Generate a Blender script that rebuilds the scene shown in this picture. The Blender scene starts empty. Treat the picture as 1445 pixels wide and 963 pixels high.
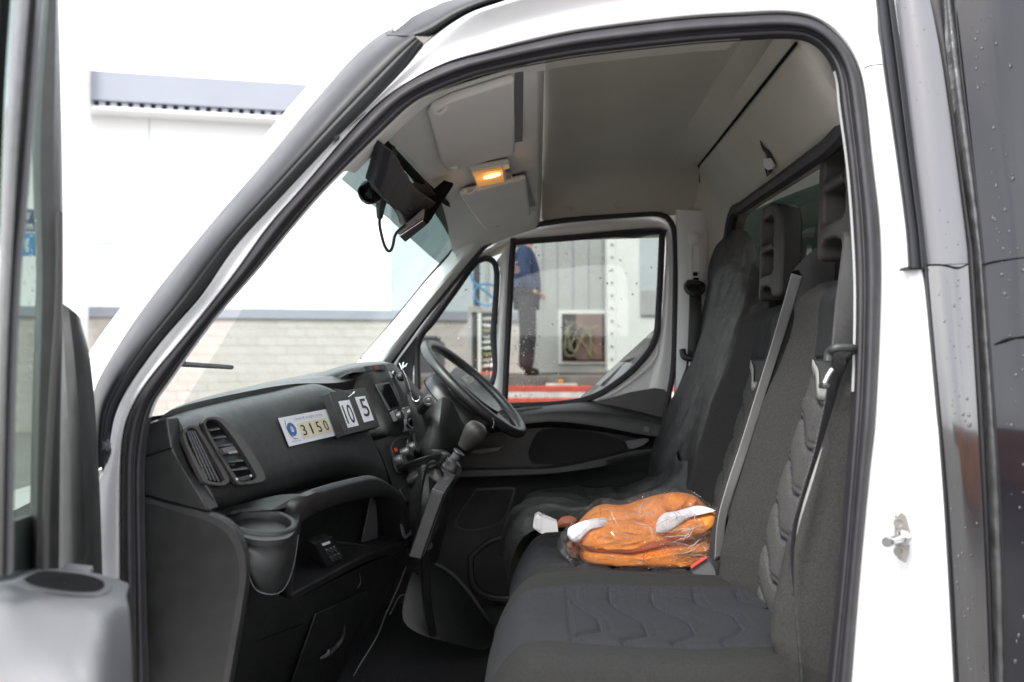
import bpy, bmesh, math, random
from mathutils import Vector, Matrix, noise
random.seed(7)
R = math.radians
sc = bpy.context.scene
V = Vector
# ---------------------------------------------------------------- camera
CAM = V((0, -1.25, 1.6))
cam_d = bpy.data.cameras.new('camera'); cam = bpy.data.objects.new('camera', cam_d)
sc.collection.objects.link(cam); sc.camera = cam
cam.location = CAM
cam.rotation_euler = (R(90 + 1.41), 0, R(1.86))
cam_d.sensor_width = 36; cam_d.lens = 36 * 1156 / 1445
cam_d.clip_start = .02; cam_d.clip_end = 3000
cam_d.dof.use_dof = True; cam_d.dof.focus_distance = 1.85; cam_d.dof.aperture_fstop = 3.4
# ---------------------------------------------------------------- world, sun, exposure
SUN_EL, SUN_AZ = 48, 205
w = bpy.data.worlds.new('World'); sc.world = w; w.use_nodes = True
nt = w.node_tree; nt.nodes.clear()
out = nt.nodes.new('ShaderNodeOutputWorld'); bg = nt.nodes.new('ShaderNodeBackground')
sky = nt.nodes.new('ShaderNodeTexSky'); sky.sky_type = 'NISHITA'; sky.sun_disc = False
sky.sun_elevation = R(SUN_EL); sky.sun_rotation = R(SUN_AZ); sky.dust_density = 4
mx = nt.nodes.new('ShaderNodeMixRGB'); mx.inputs[0].default_value = .8
mx.inputs[2].default_value = (9.3, 9.5, 9.9, 1)
tc = nt.nodes.new('ShaderNodeTexCoord'); cn = nt.nodes.new('ShaderNodeTexNoise'); cn.inputs['Scale'].default_value = 2.2
cn.inputs['Detail'].default_value = 5
cr = nt.nodes.new('ShaderNodeValToRGB'); cr.color_ramp.elements[0].position = .35; cr.color_ramp.elements[0].color = (6.2, 6.5, 7.2, 1)
cr.color_ramp.elements[1].position = .62; cr.color_ramp.elements[1].color = (10.5, 10.5, 10.5, 1)
nt.links.new(tc.outputs['Generated'], cn.inputs['Vector']); nt.links.new(cn.outputs['Fac'], cr.inputs[0])
nt.links.new(sky.outputs[0], mx.inputs[1]); nt.links.new(cr.outputs[0], mx.inputs[2])
nt.links.new(mx.outputs[0], bg.inputs[0]); bg.inputs[1].default_value = .11
nt.links.new(bg.outputs[0], out.inputs[0])
sd = bpy.data.lights.new('sun', 'SUN'); sd.energy = 1.3; sd.angle = R(14); sd.color = (1, .98, .95)
sun = bpy.data.objects.new('sun', sd); sc.collection.objects.link(sun)
az = R(SUN_AZ); el = R(SUN_EL)
sdir = V((math.sin(az) * math.cos(el), math.cos(az) * math.cos(el), math.sin(el)))
sun.rotation_euler = sdir.to_track_quat('Z', 'Y').to_euler(); sun.location = (0, 0, 30)
sc.view_settings.view_transform = 'Standard'; sc.view_settings.look = 'None'
sc.view_settings.exposure = 1.72; sc.view_settings.gamma = 1
sc.cycles.use_denoising = True
sc.cycles.max_bounces = 10; sc.cycles.transparent_max_bounces = 24
# ---------------------------------------------------------------- measuring helpers: where a sight line of the survey photo meets a real plane
MW = Matrix.Translation(CAM) @ cam.rotation_euler.to_matrix().to_4x4()
def ray(px, py):
    return (MW.to_3x3() @ V(((px - 722.5) / 1156, (481.5 - py) / 1156, -1)))
def P(px, py, Y):
    d = ray(px, py); return CAM + d * ((Y - CAM.y) / d.y)
def PX(px, py, X):
    d = ray(px, py); return CAM + d * ((X - CAM.x) / d.x)
def PZ(px, py, Z):
    d = ray(px, py); return CAM + d * ((Z - CAM.z) / d.z)
def PP(px, py, o, n):
    d = ray(px, py); return CAM + d * ((o - CAM).dot(n) / d.dot(n))
def ynear(p):
    return .13 * max(0, p.z - 1.5) + .1 * max(0, -.35 - p.x)
def PN(px, py, off=0):
    y = 0
    for _ in range(6): y = ynear(P(px, py, y)) + off
    return P(px, py, y)
def interp(t, x):
    if x <= t[0][0]: return t[0][1] + (x - t[0][0]) * (t[1][1] - t[0][1]) / (t[1][0] - t[0][0])
    for (a, b), (c, d) in zip(t, t[1:]):
        if x <= c: return b + (d - b) * (x - a) / (c - a)
    (a, b), (c, d) = t[-2:]
    return d + (d - b) * (x - c) / (c - a)
TD = [(205, .06), (240, .10), (300, .22), (390, .48), (460, .70), (520, .90), (600, 1.2)]
ND = V((.9, -.22, .38)).normalized()
def D(px, py, off=0): return P(px, py, interp(TD, px - .45 * (py - 600))) + ND * off
def Dq(px, py, off=0): return P(px, py, interp(TD, px - .45 * (py - 600)) - off * 1.2)
TL = [(300, .08), (340, .12), (412, .3), (500, .62), (575, .95)]
NL = V((.93, -.25, -.2)).normalized()
def L(px, py, off=0): return P(px, py, interp(TL, px + .42 * (py - 760))) + NL * off
def cat(p, n):
    """smooth resample of a list of points (tuples or Vectors) to n points by arc length"""
    p = [V(q) for q in p]
    if len(p) == 2: return [p[0].lerp(p[1], i / (n - 1)) for i in range(n)]
    q = [p[0] * 2 - p[1]] + p + [p[-1] * 2 - p[-2]]
    dense = []
    for i in range(1, len(q) - 2):
        for k in range(12):
            t = k / 12; a, b, c, d = q[i - 1], q[i], q[i + 1], q[i + 2]
            dense.append(.5 * ((2 * b) + (c - a) * t + (2 * a - 5 * b + 4 * c - d) * t * t + (3 * b - 3 * c + d - a) * t ** 3))
    dense.append(p[-1]); return lin(dense, n)
def lin(p, n):
    p = [V(q) for q in p]
    L_ = [0]
    for a, b in zip(p, p[1:]): L_.append(L_[-1] + (b - a).length)
    out, j = [], 0
    for i in range(n):
        s = L_[-1] * i / (n - 1)
        while j < len(p) - 2 and L_[j + 1] < s: j += 1
        seg = L_[j + 1] - L_[j]
        out.append(p[j].lerp(p[j + 1], (s - L_[j]) / seg if seg > 1e-12 else 0))
    return out
# ---------------------------------------------------------------- materials
M = {}
def mat(name, col, rough=.5, metal=0, bump=0, bscale=400, var=.12, vscale=6, coat=0, alt=None, spec=.5, kind='noise', dist=.001, rvar=0):
    m = bpy.data.materials.new(name); m.use_nodes = True; n = m.node_tree; b = n.nodes['Principled BSDF']
    b.inputs['Roughness'].default_value = rough; b.inputs['Metallic'].default_value = metal
    b.inputs['Coat Weight'].default_value = coat; b.inputs['Coat Roughness'].default_value = .08
    b.inputs['Specular IOR Level'].default_value = spec
    t = n.nodes.new('ShaderNodeTexCoord')
    no = n.nodes.new('ShaderNodeTexNoise'); no.inputs['Scale'].default_value = vscale; no.inputs['Detail'].default_value = 6
    n.links.new(t.outputs['Object'], no.inputs['Vector'])
    r = n.nodes.new('ShaderNodeValToRGB'); r.color_ramp.elements[0].position = .3; r.color_ramp.elements[1].position = .7
    c = V(col); a = V(alt) if alt else c * (1 - var); c2 = c * (1 + var * .6) if not alt else c
    r.color_ramp.elements[0].color = (*a, 1); r.color_ramp.elements[1].color = (*[min(1, v) for v in c2], 1)
    n.links.new(no.outputs['Fac'], r.inputs[0]); n.links.new(r.outputs[0], b.inputs['Base Color'])
    if rvar:
        mr = n.nodes.new('ShaderNodeMapRange'); mr.inputs['To Min'].default_value = max(0, rough - rvar); mr.inputs['To Max'].default_value = min(1, rough + rvar)
        n2 = n.nodes.new('ShaderNodeTexNoise'); n2.inputs['Scale'].default_value = vscale * 2.3; n2.inputs['Detail'].default_value = 7
        n.links.new(t.outputs['Object'], n2.inputs['Vector']); n.links.new(n2.outputs['Fac'], mr.inputs['Value']); n.links.new(mr.outputs[0], b.inputs['Roughness'])
    if bump:
        if kind == 'noise':
            bn = n.nodes.new('ShaderNodeTexNoise'); bn.inputs['Scale'].default_value = bscale; bn.inputs['Detail'].default_value = 3; o = bn.outputs['Fac']
        elif kind == 'grain':
            bn = n.nodes.new('ShaderNodeTexVoronoi'); bn.inputs['Scale'].default_value = bscale; o = bn.outputs['Distance']
        else:
            bn = n.nodes.new('ShaderNodeTexWave'); bn.inputs['Scale'].default_value = bscale; o = bn.outputs['Fac']
        n.links.new(t.outputs['Object'], bn.inputs['Vector'])
        bm_ = n.nodes.new('ShaderNodeBump'); bm_.inputs['Strength'].default_value = bump; bm_.inputs['Distance'].default_value = dist
        n.links.new(o, bm_.inputs['Height']); n.links.new(bm_.outputs[0], b.inputs['Normal'])
    M[name] = m; return m
mat('white_paint', (.70, .705, .715), .3, coat=.5, var=.03, vscale=3, rvar=.08)
mat('white_paint_shade', (.82, .83, .83), .3, coat=.6, var=.03, vscale=5)
mat('dirty_cream', (.72, .62, .5), .7, var=.2, vscale=60)
mat('rubber', (.026, .025, .030), .6, bump=.25, bscale=300, var=.2, vscale=25, rvar=.1)
mat('trim_black', (.020, .021, .025), .45, spec=.4, bump=.2, bscale=500, var=.25, vscale=8, rvar=.1)
mat('plastic', (.019, .020, .020), .42, spec=.7, bump=.5, bscale=900, kind='grain', var=.35, vscale=28, rvar=.10, dist=.0006)
mat('plastic_soft', (.028, .028, .029), .36, spec=.8, bump=.4, bscale=900, kind='grain', var=.30, vscale=24, rvar=.09, dist=.0005)
mat('plastic_brown', (.055, .051, .050), .4, bump=.2, bscale=900, kind='grain')
mat('plastic_grey', (.11, .112, .12), .4, bump=.3, bscale=700, kind='grain', var=.06)
mat('gloss_black', (.008, .008, .009), .12, var=.1)
mat('void', (.005, .005, .005), .8, spec=.1, var=.1)
mat('headliner', (.52, .50, .445), .95, bump=.6, bscale=700, var=.1, vscale=5, alt=(.475, .455, .405))
mat('liner_dark', (.22, .21, .19), .95, bump=.6, bscale=700, var=.1)
mat('visor', (.68, .665, .64), .8, bump=.4, bscale=600, var=.05)
mat('liner_light', (.70, .69, .665), .8, bump=.3, bscale=600, var=.06)
mat('light_trim', (.74, .75, .75), .55, bump=.3, bscale=500, var=.05)
mat('fabric_back_lit', (.031, .031, .030), .9, bump=1, bscale=500, var=.4, vscale=330, dist=.0012)  # same cloth as fabric; the colour evens out light on the backrests
mat('fabric', (.013, .013, .0128), .9, bump=1, bscale=500, var=.45, vscale=330, dist=.0012)
mat('fabric_panel', (.074, .073, .072), .92, bump=1, bscale=450, var=.4, vscale=300, dist=.0012)
mat('fabric_blue', (.0175, .0185, .0235), .92, bump=1, bscale=450, var=.5, vscale=300, dist=.0012)
mat('piping', (.020, .023, .036), .8, var=.1)
mat('silver', (.42, .42, .40), .45, metal=.3, var=.08)
mat('chrome', (.6, .6, .61), .25, metal=1, var=.03)
mat('steel', (.34, .33, .31), .42, metal=.7, var=.1, vscale=30)
mat('vinyl', (.031, .030, .030), .46, bump=.5, bscale=14, var=.2, dist=.02, rvar=.08)
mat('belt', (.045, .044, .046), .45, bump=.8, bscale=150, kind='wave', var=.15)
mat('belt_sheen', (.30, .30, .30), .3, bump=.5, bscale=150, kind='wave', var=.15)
mat('carpet', (.010, .010, .012), 1, bump=1, bscale=300, var=.5, vscale=150, dist=.004)
mat('headrest', (.040, .038, .036), .5, bump=.4, bscale=900, kind='grain', var=.1)
mat('orange', (.80, .26, .035), .75, bump=.6, bscale=60, var=.15, vscale=12, dist=.004)
mat('orange_dark', (.48, .16, .05), .7, var=.2, vscale=20)
mat('red_brown', (.30, .10, .05), .6, var=.2)
mat('white_cloth', (.82, .82, .86), .8, bump=.3, bscale=200, var=.04)
mat('white_plastic', (.75, .76, .76), .4, var=.05)
mat('red', (.75, .04, .03), .4, var=.05)
mat('red_dark', (.22, .02, .025), .4, var=.1)
mat('paper', (.85, .85, .90), .5, var=.02)
mat('paper_yellow', (.80, .74, .52), .6, var=.04)
mat('ink', (.03, .03, .04), .6, var=.05)
mat('ink_faint', (.50, .50, .60), .6, var=.05)
mat('blue', (.03, .12, .38), .4, var=.2, vscale=90)
mat('wall_white', (.80, .80, .80), .6, var=.02, vscale=.5)
mat('wall_grey', (.42, .47, .48), .6, var=.03, vscale=.5)
mat('fascia', (.245, .26, .305), .5, var=.03, vscale=1)
mat('band', (.25, .265, .30), .5, var=.04)
mat('band_dark', (.13, .135, .15), .6, var=.1)
mat('mortar', (.50, .46, .42), .9, bump=.5, bscale=60, var=.1)
mat('dark_grey', (.07, .07, .075), .6, var=.2)
mat('pale_concrete', (.20, .195, .185), .8, bump=.5, bscale=40, var=.3, vscale=2, rvar=.2, dist=.01)  # pale concrete, lightened to bounce more light up to the roof liner
mat('dark_green', (.06, .075, .065), .6, var=.1)
mat('cabinet', (.36, .375, .36), .45, var=.08, vscale=2)
mat('cabinet_light', (.66, .69, .65), .5, var=.04, vscale=2)
mat('rail_red', (.55, .07, .045), .5, var=.3, vscale=12)
mat('rail_white', (.60, .56, .52), .5, var=.25, vscale=12)
mat('steel_dirty', (.13, .12, .11), .7, var=.4, vscale=8)
mat('cable_yellow', (.26, .26, .12), .5, var=.2)
mat('cable_blue', (.09, .28, .50), .4, var=.1)
mat('panel_brown', (.18, .105, .085), .5, var=.2)
mat('jacket', (.018, .038, .10), .8, var=.3, vscale=10)
mat('trousers', (.018, .019, .024), .85, var=.3, vscale=10)
mat('skin', (.45, .25, .18), .6, var=.1)
mat('sign_navy', (.01, .05, .11), .4, var=.05)
mat('sign_blue', (.02, .20, .42), .4, var=.05)
mat('moss', (.05, .08, .02), .9, var=.5, vscale=30)
mat('rust_orange', (.55, .20, .06), .6, var=.5, vscale=1.5, alt=(.22, .07, .03))
# wrapped panels of the box body: dark gloss film
mat('wrap', (.017, .017, .020), .15, bump=.35, bscale=2.2, var=.3, vscale=4, coat=1, spec=1, dist=.02); M['wrap'].node_tree.nodes['Principled BSDF'].inputs['Coat IOR'].default_value = 1.75
mat('wrap_side', (.012, .012, .016), .06, bump=.5, bscale=1.7, var=.3, vscale=4, coat=1, dist=.03, spec=.3); M['wrap_side'].node_tree.nodes['Principled BSDF'].inputs['Coat IOR'].default_value = 1.32
mat('wrap_grey', (.12, .12, .135), .25, var=.05, vscale=4, coat=.6, bump=.15, bscale=3, dist=.01)
mat('wrap_edge', (.05, .05, .052), .3, bump=1, bscale=28, var=.5, vscale=40, dist=.006, coat=.5)
def brickmat():
    m = bpy.data.materials.new('block'); m.use_nodes = True; n = m.node_tree; b = n.nodes['Principled BSDF']; b.inputs['Roughness'].default_value = .9
    oi = n.nodes.new('ShaderNodeObjectInfo'); r = n.nodes.new('ShaderNodeMixRGB'); r.inputs[1].default_value = (.49, .455, .42, 1); r.inputs[2].default_value = (.455, .42, .385, 1)
    n.links.new(oi.outputs['Random'], r.inputs[0])
    t = n.nodes.new('ShaderNodeTexCoord'); no = n.nodes.new('ShaderNodeTexNoise'); no.inputs['Scale'].default_value = 12; no.inputs['Detail'].default_value = 8
    n.links.new(t.outputs['Object'], no.inputs['Vector'])
    mm = n.nodes.new('ShaderNodeMixRGB'); mm.blend_type = 'MULTIPLY'; mm.inputs[0].default_value = .25
    n.links.new(r.outputs[0], mm.inputs[1]); n.links.new(no.outputs['Fac'], mm.inputs[2]); n.links.new(mm.outputs[0], b.inputs['Base Color'])
    M['block'] = m
brickmat()
def glass(name, tint, refl=.06, rough=.02, dirt=0):
    m = bpy.data.materials.new(name); m.use_nodes = True; n = m.node_tree; n.nodes.clear()
    o = n.nodes.new('ShaderNodeOutputMaterial'); t = n.nodes.new('ShaderNodeBsdfTransparent'); t.inputs[0].default_value = (*tint, 1)
    g = n.nodes.new('ShaderNodeBsdfGlossy'); g.inputs['Roughness'].default_value = rough
    f = n.nodes.new('ShaderNodeLayerWeight'); f.inputs['Blend'].default_value = .25
    mr = n.nodes.new('ShaderNodeMapRange'); mr.inputs['To Min'].default_value = refl; mr.inputs['To Max'].default_value = {'film': .55, 'glass_band': .06, 'glass': .12, 'glass_side': .3}.get(name, .5)
    n.links.new(f.outputs['Fresnel'], mr.inputs['Value'])
    x = n.nodes.new('ShaderNodeMixShader'); n.links.new(mr.outputs[0], x.inputs[0]); n.links.new(t.outputs[0], x.inputs[1]); n.links.new(g.outputs[0], x.inputs[2])
    last = x
    if dirt:
        df = n.nodes.new('ShaderNodeBsdfDiffuse'); df.inputs[0].default_value = (.6, .6, .58, 1)
        tc_ = n.nodes.new('ShaderNodeTexCoord'); no = n.nodes.new('ShaderNodeTexNoise'); no.inputs['Scale'].default_value = 7; no.inputs['Detail'].default_value = 8
        n.links.new(tc_.outputs['Object'], no.inputs['Vector'])
        m2 = n.nodes.new('ShaderNodeMapRange'); m2.inputs['From Min'].default_value = .35; m2.inputs['From Max'].default_value = .75; m2.inputs['To Max'].default_value = dirt
        n.links.new(no.outputs['Fac'], m2.inputs['Value'])
        y = n.nodes.new('ShaderNodeMixShader'); n.links.new(m2.outputs[0], y.inputs[0]); n.links.new(x.outputs[0], y.inputs[1]); n.links.new(df.outputs[0], y.inputs[2]); last = y
    n.links.new(last.outputs[0], o.inputs[0]); M[name] = m
glass('glass', (.80, .87, .85), .02, dirt=.05)
glass('glass_side', (.70, .715, .705), .03, dirt=.05)
glass('glass_band', (.20, .24, .24), .02)
glass('glass_door', (.55, .66, .60), .04, dirt=.08)
glass('glass_rear', (.21, .235, .215), .02)
glass('film', (.985, .985, .985), .09, rough=.10, dirt=.06)
glass('crease_glint', (.95, .95, .95), .35, rough=.25, dirt=.9)  # white streak colour for crease highlights; dirt here only adds white
glass('clear_box', (.6, .6, .6), .2, rough=.05)
# film for the bag: crinkled
fm = M['film'].node_tree; g = [x for x in fm.nodes if x.type == 'BSDF_GLOSSY'][0]; lw = [x for x in fm.nodes if x.type == 'LAYER_WEIGHT'][0]
vb = fm.nodes.new('ShaderNodeTexVoronoi'); vb.inputs['Scale'].default_value = 26; vb.feature = 'F1'; tcn = fm.nodes.new('ShaderNodeTexCoord'); bmp = fm.nodes.new('ShaderNodeBump')
nz = fm.nodes.new('ShaderNodeTexNoise'); nz.inputs['Scale'].default_value = 30; nz.inputs['Distortion'].default_value = 1.5
fm.links.new(tcn.outputs['Object'], nz.inputs['Vector']); fm.links.new(nz.outputs['Color'], vb.inputs['Vector']); vb.inputs['Scale'].default_value = 5
bmp.inputs['Distance'].default_value = .02; bmp.inputs['Strength'].default_value = 1
fm.links.new(vb.outputs['Distance'], bmp.inputs['Height']); fm.links.new(bmp.outputs[0], g.inputs['Normal']); fm.links.new(bmp.outputs[0], lw.inputs['Normal'])
def emit(name, col, s):
    m = bpy.data.materials.new(name); m.use_nodes = True; b = m.node_tree.nodes['Principled BSDF']
    b.inputs['Base Color'].default_value = (*col, 1); b.inputs['Emission Color'].default_value = (*col, 1); b.inputs['Emission Strength'].default_value = s; M[name] = m
emit('lamp_glow', (1, .50, .13), 3); emit('lamp_lens', (1, .50, .16), .07); emit('screen_red', (.5, .02, .02), .05)
# ---------------------------------------------------------------- object helpers
COL = sc.collection
def props(o, label=None, cat_=None, group=None, kind=None):
    if label: o['label'] = label
    if cat_: o['category'] = cat_
    if group: o['group'] = group
    if kind: o['kind'] = kind
    return o
def thing(name, loc, label, cat_, group=None):
    o = bpy.data.objects.new(name, None); o.location = loc; o.empty_display_size = .1; COL.objects.link(o)
    return props(o, label, cat_, group)
def wm(o):
    return (wm(o.parent) @ o.matrix_parent_inverse if o.parent else Matrix()) @ Matrix.LocRotScale(o.location, o.rotation_euler, o.scale)
def setp(o, par):
    if par is not None:
        o.parent = par; o.matrix_parent_inverse = wm(par).inverted()
    return o
def mesh(name, vs, fs, m, par=None, smooth=True, bevel=0, bseg=2, sub=0, solid=0, soff=-1, angle=35):
    me = bpy.data.meshes.new(name); me.from_pydata([tuple(v) for v in vs], [], fs); me.update()
    bm = bmesh.new(); bm.from_mesh(me)
    bmesh.ops.recalc_face_normals(bm, faces=bm.faces); bm.to_mesh(me); bm.free()
    o = bpy.data.objects.new(name, me); COL.objects.link(o)
    ms = m if isinstance(m, (list, tuple)) else [m]
    for k in ms: me.materials.append(M[k])
    if smooth:
        for p in me.polygons: p.use_smooth = True
        me.set_sharp_from_angle(angle=R(angle))
    if solid:
        s = o.modifiers.new('solid', 'SOLIDIFY'); s.thickness = solid; s.offset = soff
    if bevel:
        b = o.modifiers.new('bevel', 'BEVEL'); b.width = bevel; b.segments = bseg; b.limit_method = 'ANGLE'; b.angle_limit = R(40)
        b.harden_normals = False
    if sub:
        s = o.modifiers.new('sub', 'SUBSURF'); s.levels = sub; s.render_levels = sub
    return setp(o, par)
def grid(rows, closed=False, closev=False):
    n = len(rows[0]); vs = [p for r in rows for p in r]; fs = []
    for i in range(len(rows) - (0 if closev else 1)):
        i2 = (i + 1) % len(rows)
        for j in range(n - (0 if closed else 1)):
            k = (j + 1) % n
            fs.append((i * n + j, i * n + k, i2 * n + k, i2 * n + j))
    return vs, fs
def loft(name, rows, m, par=None, closed=False, capends=False, **kw):
    vs, fs = grid(rows, closed)
    if capends:
        n = len(rows[0]); fs.append(tuple(range(n))); fs.append(tuple(range(len(vs) - n, len(vs))))
    return mesh(name, vs, fs, m, par, **kw)
def sloft(name, rows, m, par=None, nu=24, nv=24, f=None, **kw):
    """smooth surface through a coarse net of points"""
    rr = [cat(r, nu) for r in rows]
    cols = [cat([r[j] for r in rr], nv) for j in range(nu)]
    g = [[cols[j][i] for j in range(nu)] for i in range(nv)]
    if f: g = [[f(g[i][j], j / (nu - 1), i / (nv - 1)) for j in range(nu)] for i in range(nv)]
    return loft(name, g, m, par, **kw)
def frames(path):
    T = [(path[min(i + 1, len(path) - 1)] - path[max(i - 1, 0)]).normalized() for i in range(len(path))]
    n = T[0].orthogonal().normalized(); out = []
    for i, t in enumerate(T):
        n = (n - t * n.dot(t)).normalized(); out.append((t, n, t.cross(n)))
    return out
def tubegeo(path, r, seg=8, cap=True, closedp=False):
    fr = frames(path); rs = r if isinstance(r, (list, tuple)) else [r] * len(path)
    rows = [[p + (n * math.cos(a) + b * math.sin(a)) * rr for a in [2 * math.pi * k / seg for k in range(seg)]] for p, (t, n, b), rr in zip(path, fr, rs)]
    vs, fs = grid(rows, True)
    if cap: fs += [tuple(range(seg)), tuple(range(len(vs) - seg, len(vs)))]
    return vs, fs
def tube(name, pts, r, m, par=None, n=None, seg=8, sm=True, **kw):
    n = n or (len(pts) * 6 if len(pts) > 2 else 2)
    path = cat(pts, n) if sm else [V(p) for p in pts]
    if isinstance(r, (list, tuple)) and len(r) != len(path):
        r = [q[0] for q in lin([(a, 0, 0) for a in r], len(path))] if False else [r[min(len(r) - 1, int(i / (len(path) - 1) * (len(r) - 1)))] * (1 - ((i / (len(path) - 1) * (len(r) - 1)) % 1)) + r[min(len(r) - 1, int(i / (len(path) - 1) * (len(r) - 1)) + 1)] * ((i / (len(path) - 1) * (len(r) - 1)) % 1) for i in range(len(path))]
    vs, fs = tubegeo(path, r, seg); return mesh(name, vs, fs, m, par, **kw)
def join(gs):
    vs, fs = [], []
    for v, f in gs:
        k = len(vs); vs += list(v); fs += [tuple(i + k for i in q) for q in f]
    return vs, fs
def boxgeo(c, ax, ay, az):
    """box centred at c with full edge vectors ax, ay, az"""
    c = V(c); vs = [c + ax * (i - .5) + ay * (j - .5) + az * (k - .5) for i in (0, 1) for j in (0, 1) for k in (0, 1)]
    return vs, [(0, 1, 3, 2), (4, 6, 7, 5), (0, 4, 5, 1), (2, 3, 7, 6), (0, 2, 6, 4), (1, 5, 7, 3)]
def box(name, c, s, m, par=None, rz=0, bevel=.003, **kw):
    rm = Matrix.Rotation(rz, 3, 'Z') if not isinstance(rz, Matrix) else rz
    vs, fs = boxgeo(c, rm @ V((s[0], 0, 0)), rm @ V((0, s[1], 0)), rm @ V((0, 0, s[2])))
    return mesh(name, vs, fs, m, par, bevel=bevel, **kw)
def plate(name, pts, thick, m, par=None, bevel=.003, n=None, **kw):
    """solid sheet from a loop of 3-D points; thick is the extrusion vector"""
    if n: pts = cat(list(pts) + [pts[0]], n + 1)[:-1]
    pts = [V(p) for p in pts]; k = len(pts); t = V(thick)
    vs = pts + [p + t for p in pts]
    bm = bmesh.new(); a = [bm.verts.new(v) for v in vs]
    f1 = bm.faces.new(a[:k]); f2 = bm.faces.new(a[k:][::-1])
    for i in range(k): bm.faces.new((a[i], a[(i + 1) % k], a[k + (i + 1) % k], a[k + i]))
    bmesh.ops.triangulate(bm, faces=[f1, f2]); bm.verts.index_update()
    fs = [tuple(v.index for v in f.verts) for f in bm.faces]; bm.free()
    return mesh(name, vs, fs, m, par, bevel=bevel, **kw)
def ringplate(name, outer, inner, thick, m, par=None, n=80, bevel=.003, cr_=True, **kw):
    f = cat if cr_ else lin
    o = f(list(outer) + [outer[0]], n + 1)[:-1]; i = f(list(inner) + [inner[0]], n + 1)[:-1]; t = V(thick)
    # line the inner loop up with the outer one
    s = min(range(n), key=lambda k: (i[k] - o[0]).length); i = i[s:] + i[:s]
    i2 = [i[0]] + i[1:][::-1]
    if sum((a - b).length for a, b in zip(i2, o)) < sum((a - b).length for a, b in zip(i, o)): i = i2
    rows = [o, i, [p + t for p in i], [p + t for p in o]]
    vs, fs = grid(rows, True, True); return mesh(name, vs, fs, m, par, bevel=bevel, **kw)
def lathe(name, c, axis, prof, m, par=None, seg=24, **kw):
    """prof: list of (radius, height along axis)"""
    ax = V(axis).normalized(); n = ax.orthogonal().normalized(); b = ax.cross(n); c = V(c)
    rows = [[c + ax * h + (n * math.cos(2 * math.pi * k / seg) + b * math.sin(2 * math.pi * k / seg)) * r for k in range(seg)] for r, h in prof]
    return loft(name, rows, m, par, closed=True, capends=True, **kw)
def bil(q, u, v):
    """q: TL, TR, BR, BL"""
    return (q[0].lerp(q[1], u)).lerp(q[3].lerp(q[2], u), v)
def textmesh(s):
    cu = bpy.data.curves.new('t', 'FONT'); cu.body = s; cu.resolution_u = 3; o = bpy.data.objects.new('t', cu); COL.objects.link(o)
    dg = bpy.context.evaluated_depsgraph_get(); me = bpy.data.meshes.new_from_object(o.evaluated_get(dg))
    bpy.data.objects.remove(o); bpy.data.curves.remove(cu); return me
def textq(name, s, q, rect, off, m, par=None, thick=.0006, bold=0):
    me = textmesh(s); vs = [v.co.copy() for v in me.vertices]
    x0 = min(v.x for v in vs); x1 = max(v.x for v in vs); y0 = min(v.y for v in vs); y1 = max(v.y for v in vs)
    u0, v0, u1, v1 = rect
    nrm = (q[1] - q[0]).cross(q[0] - q[3]).normalized()
    if nrm.dot(CAM - q[0]) < 0: nrm = -nrm
    for v in me.vertices:
        u = u0 + (v.co.x - x0) / (x1 - x0) * (u1 - u0); w_ = v1 - (v.co.y - y0) / (y1 - y0) * (v1 - v0)
        v.co = bil(q, u, w_) + nrm * off
    me.materials.clear(); me.materials.append(M[m]); o = bpy.data.objects.new(name, me); COL.objects.link(o)
    if thick:
        sm = o.modifiers.new('solid', 'SOLIDIFY'); sm.thickness = thick; sm.offset = 0
    return setp(o, par)
def quadplate(name, q, rect, off, thick, m, par=None, bevel=.001, **kw):
    nrm = (q[1] - q[0]).cross(q[0] - q[3]).normalized()
    if nrm.dot(CAM - q[0]) < 0: nrm = -nrm
    u0, v0, u1, v1 = rect
    return plate(name, [bil(q, *c) + nrm * off for c in ((u0, v0), (u1, v0), (u1, v1), (u0, v1))], nrm * thick, m, par, bevel=bevel, **kw)
def ss(a, b, x):
    t = max(0, min(1, (x - a) / (b - a))); return t * t * (3 - 2 * t)
def nz3(p, s, seed=0): return noise.noise(V(p) * s + V((seed * 7.3, seed * 3.1, seed)))
# ================================================================ SETTING
def structure(o): o['kind'] = 'structure'; return o
structure(mesh('ground', [(-300, -300, 0), (300, -300, 0), (300, 300, 0), (-300, 300, 0)], [(0, 1, 2, 3)], 'pale_concrete', smooth=False))
# ---------------------------------------------------------------- industrial unit
A = V((-10.4, 17.25, 0)); B_ = V((-5.28, 18.45, 0)); wd = (B_ - A).normalized(); wn = V((wd.y, -wd.x, 0))
def W(s, z, o=0): return A + wd * s + V((0, 0, z)) + wn * o
def wbox(name, s0, s1, z0, z1, o0, o1, m, par, bevel=0, **kw):
    vs, fs = boxgeo((W(s0, z0, o0) + W(s1, z1, o1)) / 2, wd * (s1 - s0), wn * (o1 - o0), V((0, 0, z1 - z0)))
    return mesh(name, vs, fs, m, par, bevel=bevel, smooth=False, **kw)
bld = thing('industrial_unit', W(0, 0), 'long white clad industrial unit with grey fascia over pale blockwork', 'building')
wbox('wall', -9, 6.95, 2.85, 7.34, -6, 0, 'wall_white', bld)
wbox('wall', 6.96, 16, 2.85, 7.34, -6, .03, 'wall_grey', bld)
for s in range(-8, 7, 3): wbox('cladding_joint', s + .3, s + .32, 2.87, 7.4, 0, .012, 'wall_grey', bld)
wbox('cladding_joint', -8.9, 6.9, 4.32, 4.35, 0, .014, 'wall_grey', bld)
wbox('fascia', -.12, 7.4, 7.47, 8.13, -.2, .65, 'fascia', bld)
wbox('soffit', -.1, 7.4, 7.29, 7.35, -.2, .6, 'wall_white', bld)
rib = None
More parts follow.
